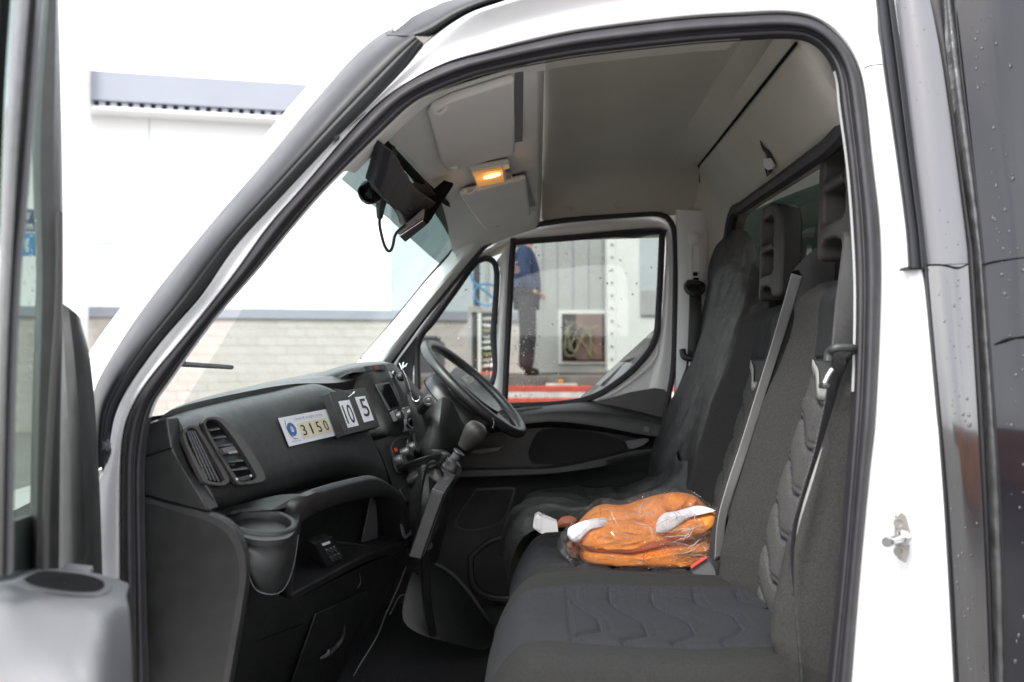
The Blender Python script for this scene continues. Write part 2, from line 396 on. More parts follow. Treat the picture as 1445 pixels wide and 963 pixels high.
for k in range(30):
    s = -.1 + k * .24
    if rib is None: rib = r_ = wbox('soffit_rib', s, s + .13, 7.35, 7.47, -.1, .6, 'fascia', bld)
    else:
        r_ = rib.copy(); COL.objects.link(r_); r_.location = rib.location + wd * (k * .24)
wbox('soffit_recess', -.08, 7.38, 7.35, 7.465, -.2, .3, 'band_dark', bld)
wbox('sill_band', -9, 16, 2.62, 2.85, -1, .07, 'band', bld)
wbox('blockwork_core', -9, 16, 0, 2.62, -1, -.009, 'mortar', bld)
blk = None; nb = 0
for r in range(12):
    z = 2.62 - .215 * (r + 1)
    for c in range(24):
        s = -1.6 + c * .45 + (.225 if r % 2 else 0)
        if nb >= 288: break
        if blk is None: blk = b = wbox('block', s, s + .435, z, z + .203, -.02, 0, 'block', bld); s0, z0 = s, z
        else:
            b = blk.copy(); COL.objects.link(b)
            b.location = wd * (s - s0) + V((0, 0, z - z0)) + wn * random.uniform(-.003, .004)
            b.parent = bld; b.matrix_parent_inverse = blk.matrix_parent_inverse.copy()
            b.location += blk.location
        nb += 1
col = thing('gate_column', W(-.35, 0, 1), 'tall white square column standing left of the grey fascia', 'column')
ca, cb = P(86, 400, 16.3), P(111, 400, 16.3)
mesh('shaft', *boxgeo(((ca.x + cb.x) / 2, 16.5, 6), V((cb.x - ca.x, 0, 0)), V((0, .4, 0)), V((0, 0, 12))), 'liner_light', col, smooth=False)
mesh('joint_ring', *boxgeo(((ca.x + cb.x) / 2, 16.5, P(98, 277, 16.3).z), V((cb.x - ca.x + .03, 0, 0)), V((0, .43, 0)), V((0, 0, .06))), 'wall_white', col, smooth=False)
# shop sign seen through the open door's glass
sg = thing('shop_sign', W(-1.6, 4), 'navy and blue company sign high on the white wall', 'sign')
q = [P(8, 293, 15.8), P(50, 296, 15.9), P(50, 327, 15.9), P(8, 327, 15.8)]
plate('navy_panel', q, (0, .05, 0), 'sign_navy', sg, bevel=0); textq('lettering', 'ter', q, (.62, .10, .86, .46), .02, 'wall_white', sg); textq('lettering', 'Sons', q, (.50, .54, .92, .92), .02, 'wall_white', sg)
q = [P(8, 329, 15.8), P(50, 329, 15.9), P(50, 361, 15.9), P(8, 361, 15.8)]
plate('blue_panel', q, (0, .05, 0), 'sign_blue', sg, bevel=0); textq('lettering', 'ng', q, (.55, .25, .80, .85), .02, 'wall_white', sg)
# dark grey unit behind the lorry
db = thing('grey_unit', (1, 27, 0), 'grey rendered unit behind the flatbed lorry', 'building')
mesh('wall', *boxgeo((3.2, 24, 2.1), V((15, 0, 0)), V((0, 4, 0)), V((0, 0, 4.2))), 'cabinet', db, smooth=False)
mesh('roof_parapet', *boxgeo((3.2, 23.9, 4.4), V((15.3, 0, 0)), V((0, 4.4, 0)), V((0, 0, .36))), 'dark_grey', db, smooth=False)
mesh('roller_door', *boxgeo((-.5, 21.98, 1.5), V((3, 0, 0)), V((0, .06, 0)), V((0, 0, 3))), 'dark_grey', db, smooth=False)
# invented building behind the camera, added for the gloss panels to reflect
yw = thing('mirrored_building', (4, -22, 0), 'unseen brown brick building added to be mirrored in the glossy black box panel', 'building')
mesh('wall', *boxgeo((-5, -24, 1.1), V((22, 0, 0)), V((0, 4, 0)), V((0, 0, 2.2))), 'panel_brown', yw, smooth=False)
mesh('tall_wall', *boxgeo((19.5, -24.2, 5), V((20, 0, 0)), V((0, 4, 0)), V((0, 0, 10))), 'dark_grey', yw, smooth=False)
mesh('roof', *boxgeo((-5.1, -24, 2.3), V((22, 0, 0)), V((0, 4.6, 0)), V((0, 0, .2))), 'dark_grey', yw, smooth=False)
for k in range(6): mesh('window', *boxgeo((-14 + k * 3.6, -21.98, 1.3), V((1.6, 0, 0)), V((0, .08, 0)), V((0, 0, .9))), 'band', yw, smooth=False)
sk = thing('mirrored_skip', (0, -8, 0), 'unseen rusty orange skip added to be mirrored in the glossy black box panel', 'skip')  # invented, added out of view for the orange reflection in the lower panel
SX = -6.2
for nm, y_ in (('side_plate', -7.2), ('side_plate', -9.0)):
    mesh(nm, [(SX + a_, b_, c_) for a_, b_, c_ in ((3.6, y_, .25), (8.6, y_, .25), (9.4, y_, 1.7), (2.8, y_, 1.7), (3.6, y_ - .04, .25), (8.6, y_ - .04, .25), (9.4, y_ - .04, 1.7), (2.8, y_ - .04, 1.7))],
         [(0, 1, 2, 3), (7, 6, 5, 4), (0, 4, 5, 1), (1, 5, 6, 2), (2, 6, 7, 3), (3, 7, 4, 0)], 'rust_orange', sk, smooth=False)
mesh('base_plate', *boxgeo((6.1 + SX, -8.1, .23), V((5, 0, 0)), V((0, 1.8, 0)), V((0, 0, .06))), 'rust_orange', sk, smooth=False)
for x_, sg_ in ((3.2 + SX, .4), (9.0 + SX, -.4)): mesh('end_plate', [(x_ - sg_, -7.24, 1.7), (x_ - sg_, -9, 1.7), (x_ + sg_, -9, .25), (x_ + sg_, -7.24, .25)], [(0, 1, 2, 3)], 'rust_orange', sk, solid=.04, smooth=False)
for x_ in (4.4, 6.1, 7.8): mesh('rib', *boxgeo((x_ + SX, -7.16, .98), V((.12, 0, 0)), V((0, .08, 0)), V((0, 0, 1.45))), 'rust_orange', sk, smooth=False)
# ---------------------------------------------------------------- flatbed lorry with cabinets, seen through the driver's window
YL = 8.35
lor = thing('flatbed_trailer', P(780, 620, YL), 'flatbed trailer with red and white striped side rail', 'trailer')
def fl(px0, py0, px1, py1, y0, dy, name, m, par, bevel=.01):
    a = P(px0, py1, y0); b = P(px1, py0, y0)
    return mesh(name, *boxgeo(((a.x + b.x) / 2, y0 + dy / 2, (a.z + b.z) / 2), V((b.x - a.x, 0, 0)), V((0, dy, 0)), V((0, 0, b.z - a.z))), m, par, bevel=bevel, smooth=False)
fl(560, 545, 1100, 553, YL, .06, 'red_stripe', 'rail_red', lor); fl(560, 553.3, 1100, 562, YL + .006, .05, 'white_stripe', 'rail_white', lor); fl(560, 562.3, 1100, 571, YL, .06, 'red_stripe', 'rail_red', lor)
fl(560, 531, 1100, 545, YL + .10, 2.3, 'bed', 'steel_dirty', lor); fl(560, 572, 1100, 590, YL + .3, 1.8, 'chassis', 'dark_grey', lor)
fl(770, 541.5, 815, 545, YL + .02, .06, 'latch_bar', 'rail_white', lor); fl(788, 536, 795, 541, YL + .02, .05, 'side_lamp', 'orange', lor)
for px in (600, 760, 900):
    c = P(px, 640, YL + .6); lathe('wheel', (c.x, YL + .4, .5), (0, 1, 0), [(.02, 0), (.28, .0), (.30, -.03), (.48, -.02), (.5, .05), (.5, .25), (.46, .3), (.02, .3)], 'void', lor, seg=28)
cab_ = thing('grey_cabinet', P(800, 530, 10.2), 'grey green machine cabinet standing on the trailer, with cable opening', 'cabinet')
fl(742, 334, 866, 527, 10.0, .9, 'body', 'cabinet', cab_); fl(788, 438, 857, 514, 9.97, .04, 'opening_frame', 'cabinet_light', cab_, .004)
fl(793, 443, 853, 510, 9.95, .04, 'opening', 'void', cab_, .002); fl(813, 443, 850, 508, 9.925, .03, 'brown_board', 'panel_brown', cab_, .004)
for px in (766, 786, 808, 830, 850): fl(px, 336, px + .8, 437, 9.99, .02, 'panel_seam', 'fascia', cab_, 0)
for k in range(9):
    a = P(random.uniform(796, 812), random.uniform(450, 470), 9.9); pts = [a]
    for j in range(4): pts.append(P(800 + j * 13 + random.uniform(-5, 5), random.uniform(455, 505), 9.86 - .02 * random.random()))
    tube('cable', pts, .008, ['cable_yellow', 'steel_dirty', 'cable_yellow', 'dark_grey'][k % 4], cab_, n=20, seg=5)
wc = thing('white_container', P(900, 530, 9.6), 'white box container at the right end of the trailer', 'container')
fl(870, 300, 1130, 527, 9.5, 2.0, 'body', 'cabinet_light', wc); fl(857, 300, 869.5, 524, 9.52, .3, 'corner_post', 'cabinet_light', wc)
for k in range(10): c = P(863.5, 345 + k * 18, 9.5); lathe('bolt', (c.x, 9.515, c.z), (0, -1, 0), [(.014, 0), (.014, .012), (.005, .016)], 'steel_dirty', wc, seg=8)
fl(903, 330, 928, 447, 9.48, .03, 'inset_panel', 'wall_grey', wc, .003); fl(905, 410, 926, 445, 9.46, .02, 'lower_pane', 'cabinet', wc, .003)
pc = thing('pipe_cabinet', P(680, 530, 9.6), 'open grey cabinet packed with pale pipework behind the steering wheel', 'cabinet')
fl(660, 432, 716, 441, 9.3, .8, 'roof', 'cabinet', pc, .004); fl(660, 441, 666, 526, 9.3, .8, 'side', 'cabinet', pc, .004); fl(667, 441, 716, 526, 9.75, .1, 'back', 'steel_dirty', pc, .004); fl(674, 442, 679, 526, 9.3, .1, 'post', 'cabinet_light', pc, .004)
for k in range(9):
    py = 450 + k * 8.4; tube('pipe', [P(679, py, 9.4), P(690, py + random.uniform(-2, 2), 9.35), P(704, py + random.uniform(-3, 3), 9.4), P(716, py, 9.45)], .022, ['cabinet_light', 'cabinet_light', 'cable_yellow', 'cabinet'][k % 4], pc, n=10, seg=6)
fl(668, 340, 676, 432, 9.4, .15, 'mast', 'dark_grey', pc, .004); fl(684, 340, 690, 432, 9.4, .15, 'mast', 'cabinet', pc, .004)
fl(676, 525, 700, 548, 9.2, .3, 'red_tank', 'rail_red', pc, .02); fl(684, 527, 689, 548, 9.15, .05, 'yellow_strap', 'cable_yellow', pc, .004)
tube('blue_air_hose', [P(664, 382, 9.2), P(667, 396, 9.2), P(676, 405, 9.2), P(690, 415, 9.2), P(697, 425, 9.2), P(688, 431, 9.2), P(674, 426, 9.2), P(670, 412, 9.2), P(678, 402, 9.2), P(690, 401, 9.2), P(700, 404, 9.2)], .016, 'cable_blue', None, n=70)
props(bpy.data.objects['blue_air_hose'], 'looped bright blue air hose hanging above the pipe cabinet', 'hose')
tw = thing('dark_tower', P(620, 540, 12), 'dark square machine seen below the small quarter window', 'machine')
fl(590, 480, 618, 552, 11.5, 1, 'body', 'dark_grey', tw, .05); fl(594, 474, 614, 480, 11.6, .8, 'lid', 'dark_grey', tw, .02)
mesh('verge', [(-6, 9.6, .005), (9, 9.6, .005), (9, 8.0, .005), (-6, 8.0, .005)], [(0, 1, 2, 3)], 'moss', smooth=False)['kind'] = 'structure'
# ---------------------------------------------------------------- the man on the trailer
def skinned(name, pts, edges, rad, m, par, root=0, sub=2):
    me = bpy.data.meshes.new(name); me.from_pydata([tuple(p) for p in pts], edges, []); me.update()
    o = bpy.data.objects.new(name, me); COL.objects.link(o); me.materials.append(M[m])
    sk_ = o.modifiers.new('skin', 'SKIN'); sk_.use_smooth_shade = True
    if not me.skin_vertices: me.attributes
    sv = me.skin_vertices[0].data
    for i, r in enumerate(rad): sv[i].radius = r if isinstance(r, tuple) else (r, r); sv[i].use_root = (i == root)
    s = o.modifiers.new('sub', 'SUBSURF'); s.levels = sub; s.render_levels = sub
    return setp(o, par)
F0 = P(743, 531, YL + .4); fx, fy, fz = F0
man = thing('person', (fx, fy, fz), 'person in navy jacket and dark trousers standing on the trailer bed', 'person')
def H(x, y, z): return V((fx + x * 1.06, fy + y * 1.06, fz + z * 1.06))
body = [H(0, 0, .94), H(0, 0, 1.15), H(0, 0, 1.38), H(0, 0, 1.50), H(.03, 0, 1.60), H(.04, 0, 1.70),
        H(-.02, -.18, 1.42), H(-.03, -.23, 1.14), H(.12, -.22, .93), H(-.02, .18, 1.42), H(-.03, .23, 1.14), H(.14, .2, .95),
        H(0, -.10, .90), H(.01, -.11, .50), H(-.02, -.11, .08), H(0, .10, .90), H(.03, .12, .50), H(.0, .12, .08), H(.12, -.12, .03), H(.14, .13, .03)]
be = [(0, 1), (1, 2), (2, 3), (3, 4), (4, 5), (2, 6), (6, 7), (7, 8), (2, 9), (9, 10), (10, 11), (0, 12), (12, 13), (13, 14), (0, 15), (15, 16), (16, 17), (14, 18), (17, 19)]
skinned('body', body, be, [(.10, .08), (.09, .07), (.09, .07), .055, (.085, .075), (.08, .07), .035, .03, .03, .035, .03, .03, .085, .06, .04, .085, .06, .04, .04, .04], 'skin', man)
jk = body[:4] + [body[6], body[7], H(.10, -.22, .97), body[9], body[10], H(.12, .2, .99)]
skinned('jacket', [H(0, 0, .82)] + jk, [(0, 1), (1, 2), (2, 3), (3, 4), (3, 5), (5, 6), (6, 7), (3, 8), (8, 9), (9, 10)], [(.20, .19), (.20, .19), (.19, .175), (.19, .16), .08, .10, .085, .06, .10, .085, .06], 'jacket', man)
skinned('trousers', [body[0], body[12], body[13], H(-.02, -.11, .06), body[15], body[16], H(0, .12, .06)], [(0, 1), (1, 2), (2, 3), (0, 4), (4, 5), (5, 6)], [(.16, .14), .12, .10, .085, .12, .10, .085], 'trousers', man)
for y_ in (-.115, .125): skinned('boot', [H(-.03, y_, .06), H(.06, y_, .05), H(.15, y_, .04)], [(0, 1), (1, 2)], [.06, .055, .045], 'void', man)
skinned('hair', [H(.02, 0, 1.70), H(.03, 0, 1.755)], [(0, 1)], [(.09, .08), (.06, .055)], 'void', man)
for s in (-1, 1):
    hp = H(.155, s * .215, .935)
    for k in range(4): tube('finger', [hp + V((.0, (k - 1.5) * .018, 0)), hp + V((.05, (k - 1.5) * .02, -.02)), hp + V((.06, (k - 1.5) * .02, -.05 + abs(k - 1.5) * .006))], .009, 'skin', man, n=6, seg=6)
    tube('thumb', [hp + V((-.02, -s * .03, 0)), hp + V((.01, -s * .055, -.01)), hp + V((.03, -s * .06, -.02))], .010, 'skin', man, n=6, seg=6)
# ================================================================ THE VAN
van = thing('van', (0, .9, 0), 'white chassis cab van with open door, dark grey cab interior and black box body', 'van')
NS = 90
SO = [(165, 985), (170, 860), (170, 700), (173, 619), (186, 576), (213, 533), (266, 470), (332, 386), (380, 319), (430, 262), (506, 173), (559, 126), (626, 91), (692, 73), (760, 57), (833, 43), (966, 27), (1045, 22), (1111, 20), (1155, 30), (1191, 60), (1211, 96), (1221, 140), (1231, 233), (1241, 320), (1243, 420), (1236, 586), (1228, 660), (1214, 808), (1200, 985)]
SI = [(207, 985), (203, 860), (200, 700), (202, 636), (214, 576), (237, 539), (299, 453), (362, 380), (412, 319), (462, 262), (546, 179), (592, 140), (659, 112), (710, 98), (770, 86), (833, 76), (966, 61), (1045, 55), (1110, 52), (1145, 58), (1168, 78), (1181, 108), (1186, 150), (1197, 233), (1204, 320), (1208, 420), (1205, 553), (1198, 660), (1186, 808), (1168, 985)]
def par(a, n):
    """resample keeping knot correspondence"""
    k = 4; out = []
    q = [V((*p, 0)) for p in a]; q = [q[0] * 2 - q[1]] + q + [q[-1] * 2 - q[-2]]
    for i in range(1, len(q) - 2):
        for j in range(k):
            t = j / k; A_, B, C, D_ = q[i - 1], q[i], q[i + 1], q[i + 2]
            out.append(.5 * ((2 * B) + (C - A_) * t + (2 * A_ - 5 * B + 4 * C - D_) * t * t + (3 * B - 3 * C + D_ - A_) * t ** 3))
    out.append(q[-2]); return [(p.x, p.y) for p in out]
so, si = par(SO, 0), par(SI, 0)
def mixp(a, b, f): return [(p[0] + (r[0] - p[0]) * f, p[1] + (r[1] - p[1]) * f) for p, r in zip(a, b)]
def PNr(pts, off): return [PN(x, y, off) for x, y in pts]
prof = [(-.02, .02), (0, .0), (.06, -.008), (.16, -.015), (.32, -.019), (.48, -.016), (.56, -.008), (.61, -.001), (.66, .0), (.75, -.003), (.88, -.001), (.95, .006), (1.0, .016)]
loft('door_seal', [PNr(mixp(so, si, f), o) for f, o in prof], 'rubber', van, sub=1, angle=60)
# white flange just inside the seal (seen as a thin pale line) and dark shell return
inn = PNr(si, .017); fr_ = [PNr(mixp(so, si, .93), .019), PNr(mixp(so, si, 1.0), .018), [p + V((0, .010, 0)) for p in inn]]
ka = [k for k, p in enumerate(si) if p[1] < 590][0]; kb = [k for k, p in enumerate(si) if p[0] > 1176][0]; kc = [k for k, p in enumerate(si) if p[0] > 1176 and p[1] < 575][-1]; km = [k for k, p in enumerate(si) if p[0] > 620][0]
for i0, i1, mm_ in ((0, ka, 'rubber'), (ka, km, 'white_paint'), (km, kb, 'rubber'), (kb, kc, 'white_paint'), (kc, len(si) - 1, 'rubber')): loft('inner_flange', [r[i0:i1 + 1] for r in fr_], mm_, van)
# white aperture frame: outer edge knots pair with SO knots
WO = [(110, 985), (118, 860), (133, 700), (150, 652), (160, 590), (184, 541), (232, 476), (282, 420), (330, 350), (390, 285), (470, 200), (520, 150), (572, 95), (600, 60), (653, 23), (700, 5), (800, -25), (900, -40), (1000, -55), (1120, -60), (1233, -40), (1240, 40), (1254, 100), (1274, 205), (1294, 322), (1309, 420), (1326, 586), (1336, 660), (1345, 808), (1353, 985)]
wo = par(WO, 0)
def wo_off(f, p, o):
    top = ss(590, 700, p[0]) * (1 - ss(1120, 1200, p[0])) * (1 - ss(100, 160, p[1])); right = ss(60, 260, p[1]) * (p[0] > 1150)
    ot = interp([(-.06, .02), (0, 0), (.06, -.012), (.14, -.014), (.22, -.006), (.6, -.012), (.8, -.03), (1, -.05)], f)
    orr = interp([(-.06, .02), (0, 0), (.08, -.006), (.2, -.002), (.42, .012), (.5, .010), (.56, -.008), (.93, -.018), (1, -.014)], f)
    return o * (1 - top - right) + ot * top + orr * right
rows = []
for f, o in ((-.06, .02), (0.0, .0), (.06, -.006), (.14, -.007), (.22, -.007), (.35, -.006), (.42, -.006), (.5, -.006), (.56, -.007), (.68, -.009), (.8, -.014), (.93, -.018), (1.0, -.014), (1.01, .03)):
    rows.append([PN(x, y, wo_off(f, (x, y), o)) if f < 1.005 else PN(x, y, .03) for x, y in mixp(so, wo, f)])
loft('door_aperture', rows, 'white_paint', van, sub=1, angle=70)
# panel joint lines on the pillar and above the mirror button
tube('panel_joint', [PN(1213, 99, -.0005), PN(1228, 93, -.013), PN(1245, 91, -.020)], .0009, 'void', van, n=10, seg=5)
tube('panel_joint', [PN(493, 165, -.014), PN(500, 172, -.006), PN(506, 180, 0)], .0009, 'void', van, n=10, seg=5)
# black pillar trim (convex strip)
BT = [((131, 665), (152, 655)), ((128, 590), (161, 590)), ((140, 545), (186, 541)), ((172, 490), (234, 476)), ((222, 420), (284, 420)), ((300, 322), (334, 350)), ((372, 240), (394, 285)), ((440, 160), (473, 203)), ((500, 92), (524, 153)), ((545, 53), (572, 99)), ((575, 42), (598, 62))]
bo = par([a for a, b in BT], 0); bi = par([b for a, b in BT], 0)
loft('pillar_trim', [PNr(mixp(bo, bi, f), o) for f, o in ((-.15, .09), (-.05, .035), (.05, .0), (.2, -.022), (.4, -.032), (.55, -.031), (.60, -.027), (.63, -.03), (.85, -.022), (.97, -.010), (1.0, .004))], 'trim_black', van, sub=1, angle=50)
# white strip for the sky reflection on the windscreen edge, outside the trim
loft('pillar_sky_strip', [PNr(mixp([(x - 70, y + 10) for x, y in bo], bo, f), o) for f, o in ((.35, .26), (.55, .17), (.8, .10), (1.0, .05))], 'white_paint', van)
# hinge plate with bolt, rubber button
plate('hinge_plate', [PN(137, 612, -.012), PN(157, 608, -.012), PN(158, 640, -.012), PN(152, 656, -.012), PN(134, 664, -.012)], (0, -.008, 0), 'trim_black', van)
c = PN(146, 628, -.02); b = lathe('hinge_bolt', c, (0, -1, 0), [(.012, 0), (.012, .003), (.008, .004), (.008, .009), (.004, .009), (.003, .006)], 'plastic_grey', van, seg=18)
c = PN(469, 191, -.012); b = lathe('rubber_button', c, (-.1, -1, .1), [(.013, 0), (.013, .004), (.009, .006), (.009, .008), (.006, .008), (.005, .011), (.002, .011)], 'rubber', van, seg=18)
plate('button_flap', [PN(458, 200, -.010), PN(464, 182, -.010), PN(478, 183, -.010), PN(480, 197, -.010), (PN(468, 206, -.010))], (0, -.004, 0), 'rubber', van)
# roof gutter and cap
GT = [((560, 50), (597, 52)), ((600, 30), (612, 50)), ((640, 8), (650, 25)), ((690, -10), (695, 6)), ((760, -30), (765, -5)), ((900, -50), (905, -24)), ((1240, -60), (1240, -38))]
go, gi = par([a for a, b in GT], 0), par([b for a, b in GT], 0)
loft('roof_gutter', [PNr(mixp(go, gi, f), o) for f, o in ((-.6, .05), (-.1, .0), (.2, -.025), (.55, -.03), (.85, -.012), (1.0, .01))], 'trim_black', van, sub=1)
rr = []
for k in range(9):
    f = k / 8; x = 545 + f * 700
    rr.append([PN(*go[int(f * (len(go) - 1))], off=.0), PN(go[int(f * (len(go) - 1))][0] - 8, go[int(f * (len(go) - 1))][1] - 14, .06), V((.25 + (x - 545) / 700 * .35 - .55, .5, 2.36 + .06 * f)), V((-.3 + .75 * f, 1.3, 2.36 + .06 * f)), V((-.3 + .75 * f, 1.82, 2.2))])
loft('roof_panel', rr, 'white_paint', van)
sloft('roof_spoiler_edge', [[PN(551, 46, .03), PN(556, 10, .02), PN(575, -30, .03)], [PN(548, 60, .12), PN(538, 20, .14), PN(545, -30, .16)]], 'white_paint_shade', van, nu=8, nv=4, solid=.01)
# black rubber strip between cab and box, with a wavy groove
SL = [(1233, -20), (1244, 83), (1261, 200), (1277, 320), (1281, 378)]; SR = [(1259, -20), (1276, 100), (1290, 220), (1303, 320), (1309, 378)]
a, b = par(SL, 0), par(SR, 0)
loft('corner_strip', [PNr(mixp(a, b, f), o) for f, o in ((0, .0), (.02, -.03), (.2, -.038), (.45, -.036), (.62, -.03), (.66, -.024), (.7, -.034), (.78, -.032), (.84, -.02), (1.0, -.018))] , 'trim_black', van, angle=50, sub=1)
plate('strip_end', [PN(1281, 376, -.03), PN(1309, 377, -.02), PN(1309, 380, -.02), PN(1281, 380, -.03)], (0, .03, 0), 'rubber', van, bevel=.001)
# striker on the B pillar
sp = plate('striker_plate', [PN(1262, 727, -.014), PN(1268, 721, -.014), PN(1277, 727, -.014), PN(1283, 752, -.014), PN(1281, 780, -.014), PN(1276, 794, -.014), PN(1266, 788, -.014), PN(1262, 766, -.014)], (0, -.006, 0), 'steel', van, bevel=.0015)
lathe('striker_pin', PN(1276, 759, -.022), (-.75, -.68, .02), [(.011, 0), (.011, .004), (.0065, .006), (.0065, .045), (.008, .05), (.007, .056)], 'chrome', van, seg=20)
for py in (738, 778): lathe('striker_screw', PN(1268, py, -.02), (0, -1, 0), [(.008, 0), (.008, .003), (.005, .003), (.004, .001)], 'steel', van, seg=14)
tube('sealant_seam', [PN(1319, 640, -.017), PN(1322, 700, -.0175), PN(1321, 760, -.0175), PN(1327, 860, -.0175), PN(1333, 985, -.0175)], .0012, 'white_paint_shade', van, n=40, seg=5)
# box body
bx = thing('box_body', (1.2, .9, 0), 'black film wrapped box body behind the cab, glossy with rain drops', 'box body')
A1 = [(1259, -30), (1276, 100), (1303, 320), (1309, 374)]; A2 = [(1306, -30), (1331, 100), (1361, 320), (1366, 372)]
def strip(name, a, b, o0, o1, m, par_, bul=0, n=8, **kw):
    a, b = par(a, 0), par(b, 0)
    rows = [PNr(mixp(a, b, k / n), o0 + (o1 - o0) * k / n - bul * math.sin(math.pi * k / n)) for k in range(n + 1)]
    return loft(name, rows, m, par_, **kw)
strip('upper_corner_panel', A1, A2, -.012, -.03, 'wrap_grey', bx, .006)
strip('lower_corner_panel', [(1309, 375), (1332, 639), (1343, 800), (1352, 985)], [(1366, 373), (1382, 639), (1390, 800), (1397, 985)], -.014, -.032, 'wrap', bx, .004)
tube('film_joint', [PN(1309, 374, -.016), PN(1330, 374, -.026), PN(1352, 378, -.033), PN(1366, 373, -.034)], .0011, 'void', bx, n=20, seg=5)
strip('corner_edge', [(1303, 376), (1326, 639), (1337, 800), (1347, 985)], [(1309, 375), (1332, 639), (1343, 800), (1352, 985)], -.016, -.012, 'trim_black', bx, .006, n=4)
strip('dark_gap', [(1306, -30), (1331, 100), (1361, 320), (1366, 372), (1382, 639), (1390, 800), (1397, 985)], [(1336, -30), (1345, 100), (1372, 320), (1379, 372), (1394, 639), (1400, 800), (1405, 985)], -.018, -.02, 'rubber', bx, .004)
strip('torn_film_edge', [(1326, -30), (1338, 100), (1369, 320), (1376, 372), (1391, 639), (1398, 800), (1403, 985)], [(1341, -30), (1357, 100), (1384, 320), (1392, 420), (1410, 639), (1416, 800), (1420, 985)], -.03, -.045, 'wrap_edge', bx, .010, sub=2)
cor = [(1345, -30), (1358, 100), (1384, 320), (1392, 420), (1408, 639), (1416, 800), (1420, 985)]
strip('corner_bead', [(x - 3, y) for x, y in cor], [(x + 1, y) for x, y in cor], -.045, -.047, 'trim_black', bx, .004, n=5)
a_ = [PN(x, y, -.046) for x, y in par(cor, 0)]
rows = [a_]
for k in range(1, 14): rows.append([p + V((.012 * k + .06 * max(0, k - 4), -.004 * k + .0001 * k * k, 0)) for p in a_])
def wav(g):
    return [[p + V((0, .004 * noise.noise(V((p.x * 5, 1, p.z * 4))) + .014 * noise.noise(V((p.x * 2.2, 4, p.z * 1.6))), 0)) for p in r] for r in g]
loft('side_panel', wav(rows), 'wrap_side', bx, sub=1)
tube('film_joint', [PN(1386, 374, -.05), PN(1405, 369, -.055), PN(1460, 362, -.065)], .0011, 'void', bx, n=20, seg=5)
tube('film_scuff', [PN(1404, 486, -.052), PN(1420, 480, -.056), PN(1432, 477, -.06), PN(1450, 475, -.063)], [.001, .003, .0012, .0025], 'void', bx, n=20, seg=5)
mesh('bulkhead', *boxgeo((1.35, 1.0, 1.9), V((1.0, 0, 0)), V((0, 1.9, 0)), V((0, 0, 1.8))), 'cabinet', bx, smooth=False, bevel=.01)
# rain drops
vs, fs = [], []
def drop(c, n, r, squash=.45, run=1.25):
    n = V(n).normalized(); a = n.orthogonal().normalized(); b = n.cross(a); k0 = len(vs)
    up = V((0, 0, 1)); up = (up - n * up.dot(n)).normalized(); sd_ = n.cross(up)
    rings = 3; vs.append(c + n * r * squash)
    for i in range(1, rings + 1):
        t = i / rings * math.pi / 2
        for j in range(8):
            an = 2 * math.pi * j / 8; vs.append(c + (sd_ * math.cos(an) + up * math.sin(an) * run) * r * math.sin(t) + n * r * squash * math.cos(t))
    for j in range(8): fs.append((k0, k0 + 1 + j, k0 + 1 + (j + 1) % 8))
    for i in range(rings - 1):
        for j in range(8):
            a0 = k0 + 1 + i * 8; fs.append((a0 + j, a0 + 8 + j, a0 + 8 + (j + 1) % 8, a0 + (j + 1) % 8))
rs = random.Random(5)
for k in range(70):
    py = rs.uniform(385, 960); f = rs.uniform(.12, .9); x0 = interp([(375, 1309), (639, 1332), (985, 1352)], py); x1 = interp([(373, 1366), (639, 1382), (985, 1397)], py)
    drop(PN(x0 + (x1 - x0) * f, py, -.014 - .018 * f - .004 * math.sin(math.pi * f)), (.25, -1, 0), rs.choice([.0008, .0012, .0017, .0024]))
for k in range(16):
    py = rs.uniform(10, 360); f = rs.uniform(.2, .8); x0 = interp([(-30, 1259), (100, 1276), (320, 1303)], py); x1 = interp([(-30, 1306), (100, 1331), (320, 1361)], py)
    drop(PN(x0 + (x1 - x0) * f, py, -.012 - .018 * f - .006 * math.sin(math.pi * f)), (.25, -1, 0), rs.choice([.0006, .001, .0014]))
g = wav(rows)
for k in range(150):
    i = rs.randrange(1, 6); j = rs.randrange(0, len(a_) - 1); u, v_ = rs.random(), rs.random()
    p = g[i][j].lerp(g[i + 1][j], u).lerp(g[i][j + 1].lerp(g[i + 1][j + 1], u), v_); drop(p + V((0, -.0002, 0)), (.3, -1, 0), rs.choice([.0012, .0017, .0024, .003]))
o = mesh('rain_drops', vs, fs, 'clear_box', bx); o['kind'] = 'stuff'
# ---------------------------------------------------------------- cab shell: roof liner
W_ = .0
def zc(x, y):
    """roof liner height"""
    z = 2.205 + .06 * (x / .5) + .02 * math.sin(math.pi * min(1, max(0, (y - .1) / 1.5)))
    return z
xs = [.012, .03, .08, .16, .25, .34, .43, .50]
seamA = P(1122, 62, .13); seamB = P(984, 236, 1.55)
def liner_row(x, k, last=False):
    r = []
    near = [(.09, -.03), (.12, -.018), (.16, -.009), (.22, -.003), (.3, -.001)]
    for y, dz in near: r.append(V((x, y, zc(x, y) + dz)))
    for y in (.5, .7, .9, 1.1, 1.25, 1.36, 1.44): r.append(V((x, y, zc(x, y))))
    for y, dz in ((1.50, .06), (1.545, .25), (1.575, .5), (1.61, .8), (1.635, 1.0)): r.append(V((x, y, zc(x, y) * (1 - dz) + dz * (2.093 + .04 * x))))
    return r
rows = [liner_row(x, 0) for x in xs]
sr = []
for p in liner_row(.5, 0):
    f = max(0, min(1, (p.y - .13) / 1.42)); s = seamA.lerp(seamB, f)
    zz = s.z if p.y < 1.55 else s.z - (p.y - 1.55) * 1.7
    sr.append(V((s.x + (0 if p.y < 1.5 else .01 * (p.y - 1.5) * 20), p.y, min(zz, p.z + .03) if p.y > 1.45 else s.z)))
